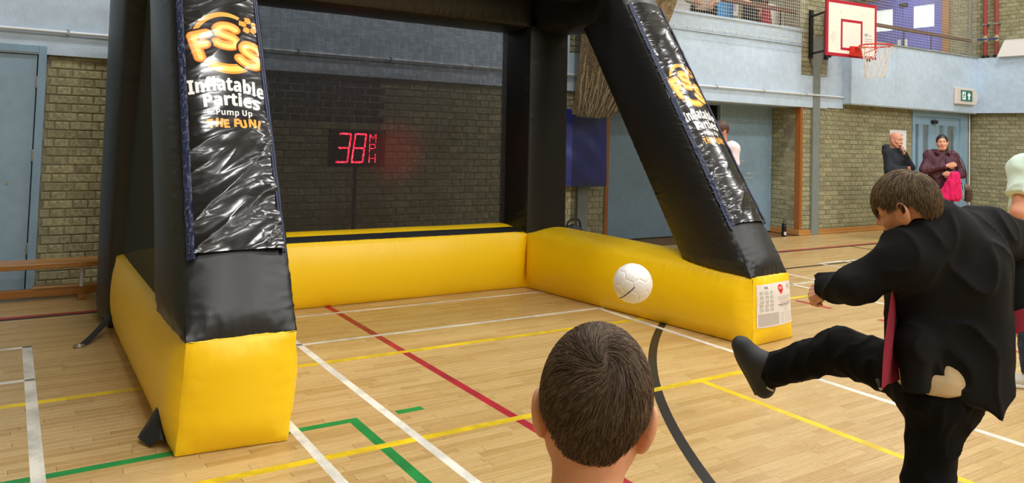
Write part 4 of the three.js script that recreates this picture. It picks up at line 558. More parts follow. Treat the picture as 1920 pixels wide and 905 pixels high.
function cap(x, y, z, a, b, ra, rb) { const bx = b.x - a.x, by = b.y - a.y, bz = b.z - a.z, px = x - a.x, py = y - a.y, pz = z - a.z, h = clamp((px * bx + py * by + pz * bz) / (bx * bx + by * by + bz * bz + 1e-9), 0, 1); return Math.hypot(px - bx * h, py - by * h, pz - bz * h) - (ra + (rb - ra) * h); }
function ell(x, y, z, cx, cy, cz, rx, ry, rz) { x -= cx; y -= cy; z -= cz; const k0 = Math.hypot(x / rx, y / ry, z / rz), k1 = Math.hypot(x / rx / rx, y / ry / ry, z / rz / rz); return k1 < 1e-6 ? -Math.min(rx, ry, rz) : k0 * (k0 - 1) / k1; }
const blend = (list, k) => (x, y, z) => { let d = 1; for (const c of list) { let e = cap(x, y, z, c[0], c[1], c[2], c[3]); if (c[4]) for (const [q, n] of c[4]) e = Math.max(e, (x - q.x) * n.x + (y - q.y) * n.y + (z - q.z) * n.z); d = smin(d, e, c[5] ?? k); } return d; };
function bounds(list, pad) { const b = new THREE.Box3(); for (const [a, c, ra, rb] of list) { b.expandByPoint(a.clone().addScalar(ra)); b.expandByPoint(a.clone().addScalar(-ra)); b.expandByPoint(c.clone().addScalar(rb)); b.expandByPoint(c.clone().addScalar(-rb)); } return b.expandByScalar(pad); }
function meshCaps(list, k, cell, mod = null, pad = 0.04, uvScale = 1) { const f = blend(list, k), b = bounds(list, pad), g = mod ? (x, y, z) => { const d = f(x, y, z); return d < 0.06 ? mod(d, x, y, z) : d; } : f; return nets(g, b.min, b.max, cell, uvScale); }
const folds = (amp, fx, fy, seed) => (d, x, y, z) => { const r = 1 - Math.abs(n3(x * fx + seed, y * fy, z * fx)) * 2.3; return d - amp * (r > 0 ? r * r : 0) - amp * 0.5 * n3(x * fx * 2.1, y * fy * 1.7 + seed, z * fx * 2.1); };
// a frame for a head or a hand: forward f, up u -> quaternion whose +z is f
function frame(f, u) { const z = f.clone().normalize(), x = u.clone().cross(z).normalize(), y = z.clone().cross(x); return new THREE.Quaternion().setFromRotationMatrix(new THREE.Matrix4().makeBasis(x, y, z)); }
// head in its own axes: +z is the face, +x the person's left, about 0.23 m tall at k = 1
function headField(o = {}) {
  const w = o.wide ?? 1;
  return (x, y, z) => {
    const ax = Math.abs(x);
    let d = ell(x, y, z, 0, 0.034, -0.012, 0.074 * w, 0.086, 0.094);
    d = smin(d, ell(x, y, z, 0, -0.035, 0.024, 0.058 * w, 0.080, 0.066), 0.03);
    d = smin(d, cap(x, y, z, V(-0.018, -0.094, 0.055), V(0.018, -0.094, 0.055), 0.022, 0.022), 0.03);
    d = smin(d, cap(ax, y, z, V(0.05 * w, -0.055, 0.0), V(0.022, -0.092, 0.05), 0.02, 0.018), 0.03);
    d = smin(d, cap(ax, y, z, V(0.036, -0.028, 0.062), V(0.046, -0.018, 0.046), 0.022, 0.02), 0.02);
    d = smin(d, cap(ax, y, z, V(0.008, 0.028, 0.082), V(0.04, 0.026, 0.068), 0.010, 0.012), 0.018);
    d = smax(d, -(Math.hypot(ax - 0.031, y - 0.006, z - 0.098) - 0.017), 0.014);
    d = smin(d, Math.hypot(ax - 0.031, y - 0.006, z - 0.070) - 0.0125, 0.004);
    d = smin(d, cap(x, y, z, V(0, 0.014, 0.084), V(0, -0.026, 0.104), 0.008, 0.012), 0.012);
    d = smin(d, Math.hypot(ax - 0.011, y + 0.031, z - 0.092) - 0.009, 0.008);
    d = smin(d, cap(ax, y, z, V(0, -0.056, 0.090), V(0.020, -0.060, 0.078), 0.007, 0.004), 0.007);
    d = smin(d, cap(ax, y, z, V(0, -0.068, 0.086), V(0.018, -0.066, 0.077), 0.008, 0.004), 0.007);
    const E = o.ear ?? 1, ex = 0.077 * w + (E - 1) * 0.03; let e = ell(ax - (y + 0.012) * 0.18, y, z + (ax - ex) * 0.5, ex, -0.012, -0.012, 0.011 * E, 0.032 * E, 0.019 * E); e = smax(e, -ell(ax, y, z, ex + 0.012, -0.008, -0.002, 0.010, 0.020 * E, 0.011 * E), 0.006);
    d = smin(d, e, 0.008);
    return smin(d, cap(x, y, z, V(0, -0.03, -0.028), V(0, -0.16, -0.045), 0.052 * w, 0.056 * w), 0.03);
  };
}
// hand as a chain of tapered capsules: wrist, finger direction, back of the hand, curl per joint
function handCaps(w, dir, backN, side, curl, k = 1, thumbOut = 0.7) {
  const d = dir.clone().normalize(), n = backN.clone().addScaledVector(d, -backN.dot(d)).normalize(), s = d.clone().cross(n).multiplyScalar(side).normalize(), L = [];
  const p = (a, b, c) => w.clone().addScaledVector(d, a * k).addScaledVector(s, b * k).addScaledVector(n, c * k);
  const F = [[-0.030, 0.085, [0.040, 0.024, 0.020], 0.0088], [-0.010, 0.090, [0.044, 0.028, 0.021], 0.0092], [0.011, 0.087, [0.041, 0.026, 0.020], 0.0088], [0.030, 0.079, [0.032, 0.020, 0.018], 0.0078]];
  F.forEach(([b, a, seg, r], i) => {
    L.push([p(0.004, b * 0.55, 0), p(a, b, 0), 0.0135 * k, 0.0115 * k]);
    let q = p(a, b, 0), ang = 0; seg.forEach((l, j) => { ang += curl[j] * (1 + 0.12 * (i - 1.2)); const e = q.clone().addScaledVector(d, Math.cos(ang) * l * k).addScaledVector(n, -Math.sin(ang) * l * k).addScaledVector(s, b * 0.10 * l * 20 * k * 0.1); L.push([q, e, r * k * (1 - 0.06 * j), r * k * (0.94 - 0.08 * j)]); q = e; });
  });
  const t0 = p(0.022, -0.024, -0.004), t1 = p(0.050, -0.024 - 0.036 * thumbOut, -0.014), t2 = p(0.076, -0.026 - 0.044 * thumbOut, -0.022), t3 = p(0.096, -0.024 - 0.042 * thumbOut, -0.030);
  L.push([t0, t1, 0.0135 * k, 0.0115 * k], [t1, t2, 0.0105 * k, 0.0095 * k], [t2, t3, 0.0095 * k, 0.0080 * k]); return L;
}
const SKIN = {}, skinMat = (c) => SKIN[c] ??= phys({ color: c, roughness: 0.55, sheen: 0.15, sheenColor: new THREE.Color(0xffc0a8), bumpMap: T.vinyl, bumpScale: 0.0004 });
const fabric = (c, o = {}) => phys({ color: c, roughness: 0.9, bumpMap: T.cloth, bumpScale: 0.0008, ...o });
// joints of a standing figure of height h at place P, turned by yaw (0 faces +z); +x is the figure's left
function stand(P, yaw, h, o = {}) {
  const c = Math.cos(yaw), s = Math.sin(yaw), J = (x, y, z) => V(P[0] + (x * c + z * s) * h, (P[1] ?? 0) + y * h, P[2] + (-x * s + z * c) * h);
  const j = { h, J, f: V(s, 0, c), left: V(c, 0, -s), head: J(0, 0.925, 0.012), neck: J(0, 0.845, -0.008), chest: J(0, 0.73, 0), pelvis: J(0, 0.53, 0), shL: J(0.105, 0.805, -0.01), shR: J(-0.105, 0.805, -0.01), elL: J(0.135, 0.63, -0.02), elR: J(-0.135, 0.63, -0.02), wrL: J(0.14, 0.485, 0.03), wrR: J(-0.14, 0.485, 0.03), hipL: J(0.052, 0.52, 0), hipR: J(-0.052, 0.52, 0), knL: J(0.058, 0.285, 0.012), knR: J(-0.058, 0.285, 0.012), anL: J(0.062, 0.045, -0.012), anR: J(-0.062, 0.045, -0.012), toeL: J(0.078, 0.018, 0.105), toeR: J(-0.078, 0.018, 0.105), face: V(s, 0, c), up: V(0, 1, 0) };
  for (const [k, v] of Object.entries(o)) j[k] = Array.isArray(v) ? J(...v) : v;
  return j;
}
function bodyCaps(j, r = 1) {
  const k = j.h / 1.7 * r, off = (p, a, b = 0) => p.clone().addScaledVector(j.left, a * k).addScaledVector(j.f, b * k), L = [];
  for (const s of [1, -1]) { L.push([off(j.pelvis, 0.055 * s), off(j.chest, 0.065 * s), 0.10 * k, 0.105 * k], [off(j.chest, 0.05 * s), s > 0 ? j.shL : j.shR, 0.085 * k, 0.055 * k]); }
  L.push([j.neck.clone(), j.chest.clone(), 0.055 * k, 0.09 * k]);
  for (const S of ['L', 'R']) {
    L.push([j['sh' + S], j['el' + S], 0.052 * k, 0.041 * k], [j['el' + S], j['wr' + S], 0.041 * k, 0.027 * k]);
    const calf = j['kn' + S].clone().lerp(j['an' + S], 0.3).addScaledVector(j.f, -0.012 * k);
    L.push([j['hip' + S], j['kn' + S], 0.085 * k, 0.056 * k], [j['kn' + S], calf, 0.054 * k, 0.054 * k], [calf, j['an' + S], 0.054 * k, 0.036 * k], [j['an' + S].clone().addScaledVector(j.f, -0.02 * k).add(V(0, -0.02 * k, 0)), j['toe' + S], 0.034 * k, 0.026 * k]);
  }
  return L;
}
function figure(label, group, j, o) { // the person: skin with head and hands, then clothes as parts
  const t = thing('person', label, 'person', [j.pelvis.x, 0, j.pelvis.z], 0, group), put = (g) => g.translate(-j.pelvis.x, 0, -j.pelvis.z);
  t.userData.put = undefined; delete t.userData.put;
  const hk = o.headK ?? j.h / 1.7, q = frame(j.face, j.up), cell = o.cell ?? 0.013, gs = [meshCaps(bodyCaps(j, o.slim ?? 0.94), 0.035, cell)];
  const hg = nets(headField(o.headShape), V(-0.1, -0.165, -0.12), V(0.1, 0.135, 0.125), o.headCell ?? 0.0055); hg.scale(hk, hk, hk); hg.applyQuaternion(q); hg.translate(j.head.x, j.head.y, j.head.z); gs.push(hg);
  for (const [S, side] of [['L', 1], ['R', -1]]) { const dir = o['hand' + S]?.dir ?? j['wr' + S].clone().sub(j['el' + S]), n = o['hand' + S]?.back ?? j.left.clone().multiplyScalar(side), cu = o['hand' + S]?.curl ?? [0.35, 0.45, 0.3]; gs.push(meshCaps(handCaps(j['wr' + S].clone().addScaledVector(dir.clone().normalize(), 0.008), dir, n, side * (o['hand' + S]?.flip ?? 1), cu, j.h / 1.75, o['hand' + S]?.thumb ?? 0.7), 0.007, o.handCell ?? 0.004, null, 0.012)); }
  const body = part('body', put(joined(gs)), skinMat(o.skin ?? 0xd59a7c), t);
  const loc = (x, y, z) => V(x, y, z).multiplyScalar(hk).applyQuaternion(q).add(j.head).sub(V(j.pelvis.x, 0, j.pelvis.z));
  if (o.features !== false) {
    for (const s of [1, -1]) { const e = new THREE.SphereGeometry(0.0092 * hk, 14, 10); const p = loc(0.031 * s, 0.006, 0.0742); part('eye', e.translate(p.x, p.y, p.z), std({ color: 0xe8e2da, roughness: 0.2 }), body); const i = new THREE.SphereGeometry(0.0052 * hk, 12, 8), pi = loc(0.031 * s, 0.006, 0.0795); part('iris', i.translate(pi.x, pi.y, pi.z), std({ color: 0x2a1d16, roughness: 0.2 }), body);
      part('eyebrow', tube([loc(0.014 * s, 0.026, 0.091), loc(0.032 * s, 0.031, 0.085), loc(0.048 * s, 0.024, 0.07)], 0.0032 * hk, 10, 6), std({ color: o.hairColor ?? 0x3a2a20, roughness: 0.9 }), body); }
    part('lips', tube([loc(-0.021, -0.0615, 0.081), loc(-0.008, -0.0595, 0.0955), loc(0, -0.061, 0.0965), loc(0.008, -0.0595, 0.0955), loc(0.021, -0.0615, 0.081)], 0.0045 * hk, 16, 8), std({ color: 0xa8584e, roughness: 0.5 }), body);
  }
  return { t, put, body, q, hk, loc, j, cloth: (name, list, k, mat, c = cell, mod = folds(0.006, 9, 5, 1), label2) => part(name, put(meshCaps(list, k, c, mod)), mat, t, label2) };
}
// usual clothes
function trousers(j, r, hemAt = 0.96, waist = 0.02) { const k = j.h / 1.7, L = [], off = (p, a) => p.clone().addScaledVector(j.left, a * k), top = j.pelvis.clone().add(V(0, waist + 0.05 * k, 0)), cut = [[top, V(0, 1, 0)]]; for (const s of [1, -1]) L.push([off(j.pelvis, 0.05 * s), off(top, 0.05 * s), 0.115 * k, 0.112 * k, cut]); for (const S of ['L', 'R']) { const e = j['kn' + S].clone().lerp(j['an' + S], hemAt), n = j['an' + S].clone().sub(j['kn' + S]).normalize(); L.push([j['hip' + S], j['kn' + S], 0.096 * k * r, 0.070 * k * r], [j['kn' + S], e, 0.070 * k * r, 0.060 * k * r, [[e, n]]]); } return L; }
function top(j, { r = 1, hem = 0.0, sleeve = 1.95, belly = 0.118, neckCut = 0.0, flare = 0 }) { // sleeve: 0..1 upper arm, 1..2 forearm
  const k = j.h / 1.7, L = [], off = (p, a, b = 0) => p.clone().addScaledVector(j.left, a * k).addScaledVector(j.f, b * k), low = j.pelvis.clone().add(V(0, hem, 0)), cutB = [[low, V(0, -1, 0)]], nk = j.neck.clone().add(V(0, 0.004 + neckCut, 0)), cutN = [[nk, V(0, 1, 0)]];
  for (const s of [1, -1]) L.push([off(low, (0.055 + flare * 0.4) * s).add(V(0, -0.06, 0)), off(j.chest, 0.065 * s), (belly + flare) * k * r, 0.122 * k * r, cutB], [off(j.chest, 0.05 * s), s > 0 ? j.shL : j.shR, 0.098 * k * r, 0.070 * k * r]);
  L.push([nk.clone(), j.chest.clone(), 0.068 * k, 0.10 * k, cutN]);
  for (const S of ['L', 'R']) { const a = j['sh' + S], b = j['el' + S], c = j['wr' + S]; if (sleeve <= 1) { const e = a.clone().lerp(b, sleeve), n = b.clone().sub(a).normalize(); L.push([a, e, 0.068 * k * r, 0.066 * k * r, [[e, n]]]); } else { const e = b.clone().lerp(c, sleeve - 1), n = c.clone().sub(b).normalize(); L.push([a, b, 0.066 * k * r, 0.056 * k * r], [b, e, 0.056 * k * r, 0.044 * k * r, [[e, n]]]); } }
  return L;
}
function shoes(p, j, mat, sole, r = 1) { for (const S of ['L', 'R']) { const k = j.h / 1.7 * r, a = j['an' + S], e = j['toe' + S], f = e.clone().sub(a); f.y = 0; f.normalize(); const heel = a.clone().addScaledVector(f, -0.035 * k); heel.y = a.y - 0.03 * k; const l = [[heel, e.clone(), 0.044 * k, 0.037 * k], [a.clone().add(V(0, 0.012, 0)), a.clone().add(V(0, -0.02, 0)).addScaledVector(f, 0.03 * k), 0.048 * k, 0.045 * k]], y0 = Math.min(heel.y, e.y) - 0.03 * k; const s = p.cloth('shoe', l.map((c) => [...c.slice(0, 4), [[V(0, Math.max(0.006, y0), 0), V(0, -1, 0)]]]), 0.03, mat, 0.008, null); part('sole', p.put(meshCaps([[heel.clone().setY(Math.max(0.012, y0 + 0.006)), e.clone().setY(Math.max(0.012, y0 + 0.006)).addScaledVector(f, 0.01), 0.046 * k, 0.042 * k, [[V(0, Math.max(0.024, y0 + 0.02), 0), V(0, 1, 0)], [V(0, 0.001, 0), V(0, -1, 0)]]]], 0.02, 0.007)), sole, s); } }
// short hair as fine tapered locks that lie along the skull, turning about a crown
function locks({ R, crown, mask, count, len, seed, swirl = 0.6, down = 0.3, lift = 0.008, r = 0.0011, jitter = 0.16, base = 0, colors, fall = 0 }) {
  const rand = rng(seed), pos = [], nor = [], col = [], idx = [], N = 6, c = crown.clone().normalize(), d = V(), a = V(), pts = [], dn = V(0, -1, 0), tmp = V(), side = V(), out = V();
  for (let m = 0; m < count; m++) {
    d.set(rand() * 2 - 1, rand() * 2 - 1, rand() * 2 - 1); if (d.lengthSq() > 1 || d.lengthSq() < 0.01) { m--; continue; } d.normalize();
    const k = mask(d); if (k <= 0 || rand() > k) { if (rand() < 0.98) { m--; } continue; }
    const L = len(d) * (0.75 + 0.5 * rand()), jit = (rand() - 0.5) * jitter * 2, li = lift * (0.4 + 0.9 * rand()), shade = colors[Math.floor(rand() * colors.length)], v0 = 0.88 + 0.24 * rand(), w0 = r * (0.7 + 0.6 * rand()); pts.length = 0;
    const clump = n3(d.x * 9, d.y * 9, d.z * 9 + seed) * 0.5;
    for (let i = 0; i <= N; i++) {
      const t = i / N, o = base + li * Math.sin(Math.min(1, t * 1.15) * 2.2) + 0.0012; pts.push(V(d.x * (R.x + o), d.y * (R.y + o) - fall * t * t * Math.max(0, 0.4 - d.y), d.z * (R.z + o)));
      const cd = d.dot(c); a.copy(d).multiplyScalar(cd).sub(c); if (a.lengthSq() < 1e-5) a.set(1, 0, 0); a.normalize(); const ang = swirl * Math.exp(-Math.acos(clamp(cd, -1, 1)) / 0.7) + jit + clump; tmp.copy(d).cross(a); a.multiplyScalar(Math.cos(ang)).addScaledVector(tmp, Math.sin(ang)); tmp.copy(dn).addScaledVector(d, -dn.dot(d)); a.addScaledVector(tmp, down).normalize(); d.addScaledVector(a, L / N / 0.09).normalize();
    }
    const s0 = pos.length / 3;
    for (let i = 0; i <= N; i++) { const p = pts[i], q2 = pts[Math.min(N, i + 1)], q1 = pts[Math.max(0, i - 1)]; tmp.copy(q2).sub(q1).normalize(); out.copy(p).normalize(); side.copy(tmp).cross(out).normalize(); const w = w0 * (i === N ? 0.12 : 1 - 0.5 * i / N); for (let s = 0; s < 3; s++) { const an = s * 2.0944 + 1.57, x = Math.cos(an), y = Math.sin(an); pos.push(p.x + (side.x * x + out.x * y) * w, p.y + (side.y * x + out.y * y) * w, p.z + (side.z * x + out.z * y) * w); nor.push(side.x * x + out.x * y, side.y * x + out.y * y, side.z * x + out.z * y); col.push(shade[0] * v0, shade[1] * v0, shade[2] * v0); } if (i) for (let s = 0; s < 3; s++) { const b = s0 + (i - 1) * 3, e = (s + 1) % 3; idx.push(b + s, b + 3 + e, b + e, b + s, b + 3 + s, b + 3 + e); } }
  }
  const g = new THREE.BufferGeometry(); g.setAttribute('position', new THREE.Float32BufferAttribute(pos, 3)); g.setAttribute('normal', new THREE.Float32BufferAttribute(nor, 3)); g.setAttribute('color', new THREE.Float32BufferAttribute(col, 3)); g.setIndex(idx); return g;
}
const hairMat = phys({ vertexColors: true, roughness: 0.5, specularIntensity: 0.5 });
const lin = (hex) => new THREE.Color(hex).toArray();
// solid cap of hair under the locks, or the whole hair of a figure far away; keep(x, y, z) < 0 inside
function hairCap(p, field, lo, hi, cell, mat) { const g = nets(field, lo, hi, cell); g.scale(p.hk, p.hk, p.hk); g.applyQuaternion(p.q); g.translate(p.j.head.x, p.j.head.y, p.j.head.z); return part('hair', p.put(g), mat, p.body); }
// ---------- the people ----------
{ // child in the foreground, seen from behind
  const j = stand([0.700, 0, -0.845], 2.45, 1.08);
  j.head = V(0.705, 1.058, -0.856); j.face = V(0.638, 0.02, -0.77); j.up = V(0.07, 1, 0.05); j.neck = V(0.690, 0.945, -0.838);
  const p = figure('child in the foreground seen from behind, with short brown hair and bare neck', null, j, { headK: 0.88, headShape: { ear: 1.22 }, skin: 0xd99a78, cell: 0.01, headCell: 0.0033, handCell: 0.0035, hairColor: 0x4a382a });
  p.cloth('t_shirt', top(j, { sleeve: 0.62, hem: 0.02, neckCut: -0.045 }), 0.03, fabric(0x6f7680), 0.01); p.cloth('trousers', trousers(j, 1), 0.03, fabric(0x23262d), 0.01); shoes(p, j, fabric(0x2b2b2e, { roughness: 0.5 }), M.white);
  const R = V(0.0685, 0.0875, 0.0875), cy = 0.026, line = (d) => { const back = d.z < 0.3, lim = back ? -0.87 + 0.95 * Math.pow(Math.abs(d.x - 0.06), 1.6) - 0.10 * Math.exp(-Math.pow((d.x - 0.22) / 0.12, 2)) : 0.25; return (d.y - lim) / 0.10; };
  const capF = (x, y, z) => { let d = ell(x, y, z, 0, cy, -0.008, R.x + 0.003, R.y + 0.003, R.z + 0.003); const l = Math.hypot(x / R.x, (y - cy) / R.y, z / R.z) || 1, m = line(V(x / R.x / l, (y - cy) / R.y / l, z / R.z / l)); return smax(d, -m * 0.012 - 0.002, 0.006); };
  const hk = p.hk; p.hk = 1; const base = hairCap(p, capF, V(-0.1, -0.11, -0.115), V(0.1, 0.135, 0.115), 0.004, std({ color: 0x4a382b, roughness: 0.8 }));
  const pal = [lin(0x5e4b3d), lin(0x524034), lin(0x685546), lin(0x786552), lin(0x4a3a2f), lin(0x86725e)];
  const g = locks({ R: V(R.x + 0.001, R.y + 0.001, R.z + 0.001), crown: V(-0.07, 0.74, -0.67), mask: (d) => clamp(line(d) + 0.15, 0, 1), count: 36000, len: (d) => d.y > 0.35 ? 0.044 : lerp(0.014, 0.032, clamp((d.y + 0.8) / 1.1, 0, 1)), seed: 5, swirl: -1.25, down: 0.28, lift: 0.0062, r: 0.00048, jitter: 0.08, colors: pal });
  g.translate(0, cy, -0.008); g.applyQuaternion(p.q); g.translate(j.head.x, j.head.y, j.head.z); part('hair_locks', p.put(g), hairMat, base).userData.kind = 'stuff'; p.hk = hk;
}
{ // boy kicking, black robe with crimson lining
  const Rt = V(0.83878, 0.03059, 0.54361), Fw = V(0.54219, 0.04438, -0.83908);
  const j = stand([2.52, 0, -1.37], 0, 1.32);
  j.f = Fw.clone().multiplyScalar(0.72).addScaledVector(Rt, -0.69).setY(0).normalize(); j.left = V(0, 1, 0).cross(j.f).normalize();
  Object.assign(j, { head: V(2.434, 1.238, -1.418), face: V(0, 0, 0).addScaledVector(Fw, 0.70).addScaledVector(Rt, -0.70).add(V(0, -0.36, 0)), up: V(0, 0.9, 0).addScaledVector(Rt, -0.20).addScaledVector(Fw, 0.1), neck: V(2.525, 1.19, -1.39), chest: V(2.565, 1.03, -1.37), pelvis: V(2.545, 0.70, -1.39),
    shL: V(2.392, 1.085, -1.385), shR: V(2.80, 1.145, -1.36), elL: V(2.277, 0.985, -1.495), wrL: V(2.312, 0.962, -1.60), elR: V(2.98, 1.115, -1.355), wrR: V(2.965, 0.90, -1.34),
    hipL: V(2.545, 0.68, -1.36), hipR: V(2.535, 0.69, -1.46), knL: V(2.495, 0.375, -1.375), anL: V(2.475, 0.06, -1.345), toeL: V(2.40, 0.022, -1.49), knR: V(2.525, 0.705, -1.70), anR: V(2.468, 0.575, -1.965), toeR: V(2.415, 0.66, -2.055) });
  const p = figure('boy in a black robe with crimson lining kicking with his right leg', null, j, { headK: 0.90, headShape: { ear: 1.3 }, skin: 0xd69a7c, cell: 0.011, headCell: 0.004, slim: 0.85, hairColor: 0x4a382a, handL: { dir: V(-0.08, -0.35, -0.9), back: V(-0.6, 0.6, 0.1), curl: [1.2, 1.4, 0.9], thumb: 0.3 }, handR: { dir: V(-0.1, -1, 0.05), back: V(0.8, 0, 0.5), curl: [0.3, 0.4, 0.3] } });
  const blackCloth = fabric(0x0a0a0b, { roughness: 0.95, specularIntensity: 0.4 }), robeM = fabric(0x0d0d0f, { roughness: 0.9, specularIntensity: 0.5 }), crimson = fabric(0x8c1630, { side: THREE.DoubleSide });
  { const L = [], k = 0.78; for (const [S, r1, r2, r3] of [['L', 0.086, 0.067, 0.062], ['R', 0.088, 0.072, 0.058]]) { const a = j['kn' + S], e = a.clone().lerp(j['an' + S], S === 'R' ? 1.04 : 0.97), n = j['an' + S].clone().sub(a).normalize(); L.push([j['hip' + S], a, r1, r2], [a, e, r2 * 0.94, r3, [[e, n]]]); } L.push([j.pelvis.clone().addScaledVector(j.left, 0.04).add(V(0, -0.05, 0)), j.pelvis.clone().addScaledVector(j.left, -0.05).add(V(0, -0.05, 0)), 0.098, 0.098], [V(2.585, 0.63, -1.35), V(2.61, 0.635, -1.355), 0.086, 0.086]); p.cloth('trousers', L, 0.04, blackCloth, 0.009, folds(0.009, 12, 7, 2)); }
  { const a = j.pelvis.clone(), L = [[a.clone().add(V(0.0, 0.02, 0)), j.chest.clone().add(V(0, -0.15, 0)), 0.125, 0.08], [a.clone().add(V(0.05, 0.02, 0.02)), j.chest.clone().add(V(0.03, -0.15, 0)), 0.125, 0.08], [V(2.515, 0.70, -1.368), V(2.545, 0.82, -1.372), 0.108, 0.06]]; p.cloth('shirt', L.map((c) => [...c, [[V(0, 0.684, 0), V(0, -1, 0)]]]), 0.03, fabric(0xc6ad86), 0.01, folds(0.006, 12, 9, 4), 'beige shirt tail below the robe'); }
  { // robe: body, sleeves; hem slants down to the right
    const n = V(0, -1, 0).addScaledVector(Rt, -0.52).normalize(), hem = [[V(2.446, 0.704, -1.287), n], [V(2.62, 0.618, -1.27), V(0, -0.82, 0).addScaledVector(Rt, 0.57).normalize()]], low = V(2.575, 0.54, -1.365);
    const L = [[j.chest.clone().addScaledVector(Rt, -0.07).add(V(0, 0.03, 0)), low.clone().addScaledVector(Rt, -0.04), 0.108, 0.116, hem], [j.chest.clone().addScaledVector(Rt, 0.075).add(V(0, 0.03, 0)), low.clone().addScaledVector(Rt, 0.05), 0.122, 0.146, hem], [j.chest.clone().addScaledVector(Rt, -0.06), j.shL, 0.115, 0.070], [j.chest.clone().addScaledVector(Rt, 0.06), j.shR, 0.115, 0.074], [j.neck.clone().add(V(0.005, 0.0, 0)), j.chest.clone(), 0.066, 0.12], [V(2.525, 1.175, -1.355), j.shR.clone().add(V(0, 0.005, 0)), 0.068, 0.07], [V(2.535, 1.15, -1.35), j.chest, 0.075, 0.11], [V(2.455, 1.15, -1.36), V(2.54, 1.155, -1.355), 0.070, 0.075], [V(2.455, 1.12, -1.37), j.shL.clone(), 0.06, 0.064],
      [j.shL, j.elL, 0.070, 0.043], [j.elL, j.elL.clone().lerp(j.wrL, 1.3), 0.043, 0.040, [[j.elL.clone().lerp(j.wrL, 1.3), j.wrL.clone().sub(j.elL).normalize()]]], [j.shR, j.elR, 0.078, 0.080], [V(2.385, 0.82, -1.362), V(2.384, 0.70, -1.352), 0.044, 0.040, [[V(0, 0.688, 0), V(0, -1, 0)]]]];
    const robe = p.cloth('robe', L, 0.055, robeM, 0.009, (d, x, y, z) => { const r = 1 - Math.abs(n3((x + y * 0.5) * 8, (y - x * 0.6) * 4.5, z * 7 + 3)) * 2.2; return d - 0.012 * (r > 0 ? r * r : 0) - 0.004 * n3(x * 5 + 2, y * 3, z * 5); });
    // bell sleeve hanging from the raised right arm, crimson inside
    const e = j.elR, sl = (off) => grid(36, 22, (u, v) => { const a = u * Math.PI * 2, r = lerp(0.070, 0.115, v) + off + 0.008 * Math.sin(a * 4 + v * 3) * v, c = e.clone().lerp(V(2.945, 0.865, -1.33), v); return c.addScaledVector(Rt, Math.cos(a) * r).addScaledVector(Fw, Math.sin(a) * r * 0.7).add(V(0, Math.cos(a) * 0.05 * v + 0.02 * (1 - v), 0)); }, (u, v) => [u * 0.5, v * 0.3]);
    part('sleeve', p.put(sl(0.0)), fabric(0x0d0d0f, { side: THREE.DoubleSide, specularIntensity: 0.5 }), robe); part('sleeve_lining', p.put(sl(-0.005)), crimson, robe, 'crimson sleeve lining');
    part('cuff_lining', p.put(grid(36, 8, (u, v) => { const a = u * Math.PI * 2, r = lerp(0.117, 0.122, v) + 0.008 * Math.sin(a * 4 + 3), c = V(2.945, 0.865, -1.33).add(V(0, 0.055 - 0.075 * v, 0)); return c.addScaledVector(Rt, Math.cos(a) * r).addScaledVector(Fw, Math.sin(a) * r * 0.7).add(V(0, Math.cos(a) * 0.05, 0)); }, (u, v) => [u, v])), crimson, robe, 'turned back crimson cuff');
    // front edge swung out to the left, showing the lining
    const fl = grid(20, 40, (u, v) => { const a = V(2.292, 0.99, -1.378).lerp(V(2.228, 0.712, -1.372), v), b = V(2.40, 0.99, -1.43).lerp(V(2.40, 0.70, -1.415), v); return a.lerp(b, u).addScaledVector(Fw, 0.012 * Math.sin(u * 6 + v * 4) * v).add(V(0, 0.006 * Math.sin(u * 7) * v, 0)); }, (u, v) => [u * 0.15, v * 0.4]);
    part('front_lining', p.put(fl), crimson, robe, 'crimson lining at the open front edge');
    part('toggle', p.put(joined([rod(V(2.222, 0.738, -1.378), V(2.234, 0.714, -1.374), 0.005, 10), tube([V(2.234, 0.714, -1.374), V(2.24, 0.708, -1.373), V(2.248, 0.716, -1.372)], 0.0018, 8, 5)])), M.blackMetal, robe); part('toggle_tip', p.put(new THREE.SphereGeometry(0.0062, 10, 8).translate(2.235, 0.712, -1.374)), M.steel, robe);
    part('collar', p.put(tube(Array.from({ length: 14 }, (_, i) => { const a = i / 13 * Math.PI * 1.5 - 0.6; return V(2.502, 1.178, -1.388).addScaledVector(Rt, Math.cos(a) * 0.060).addScaledVector(Fw, Math.sin(a) * 0.055).add(V(0, -0.02 * Math.sin(a), 0)); }), 0.013, 40, 8)), robeM, robe);
  }
  // shoes: the standing one on the floor, the kicking one in the air
  { const mat = fabric(0x1b1d20, { roughness: 0.6 }); const kick = p.cloth('shoe', [[V(2.462, 0.505, -1.985), V(2.412, 0.655, -2.06), 0.040, 0.030], [j.anR, V(2.462, 0.54, -1.985), 0.042, 0.042], [V(2.475, 0.60, -1.93), V(2.44, 0.60, -2.01), 0.044, 0.040], [V(2.447, 0.585, -1.99), V(2.424, 0.64, -2.045), 0.044, 0.036]], 0.03, mat, 0.006, null, 'black shoe of the kicking foot');
    part('sole', p.put(tube([V(2.448, 0.482, -1.995), V(2.432, 0.54, -2.025), V(2.412, 0.61, -2.062), V(2.404, 0.655, -2.07)], 0.018, 24, 10).scale(1, 1, 1)), fabric(0x26282b, { roughness: 0.7 }), kick); part('white_trim', p.put(tube([V(2.428, 0.522, -1.945), V(2.445, 0.512, -1.938), V(2.462, 0.506, -1.944), V(2.478, 0.503, -1.952)], 0.0035, 14, 6)), M.white, kick);
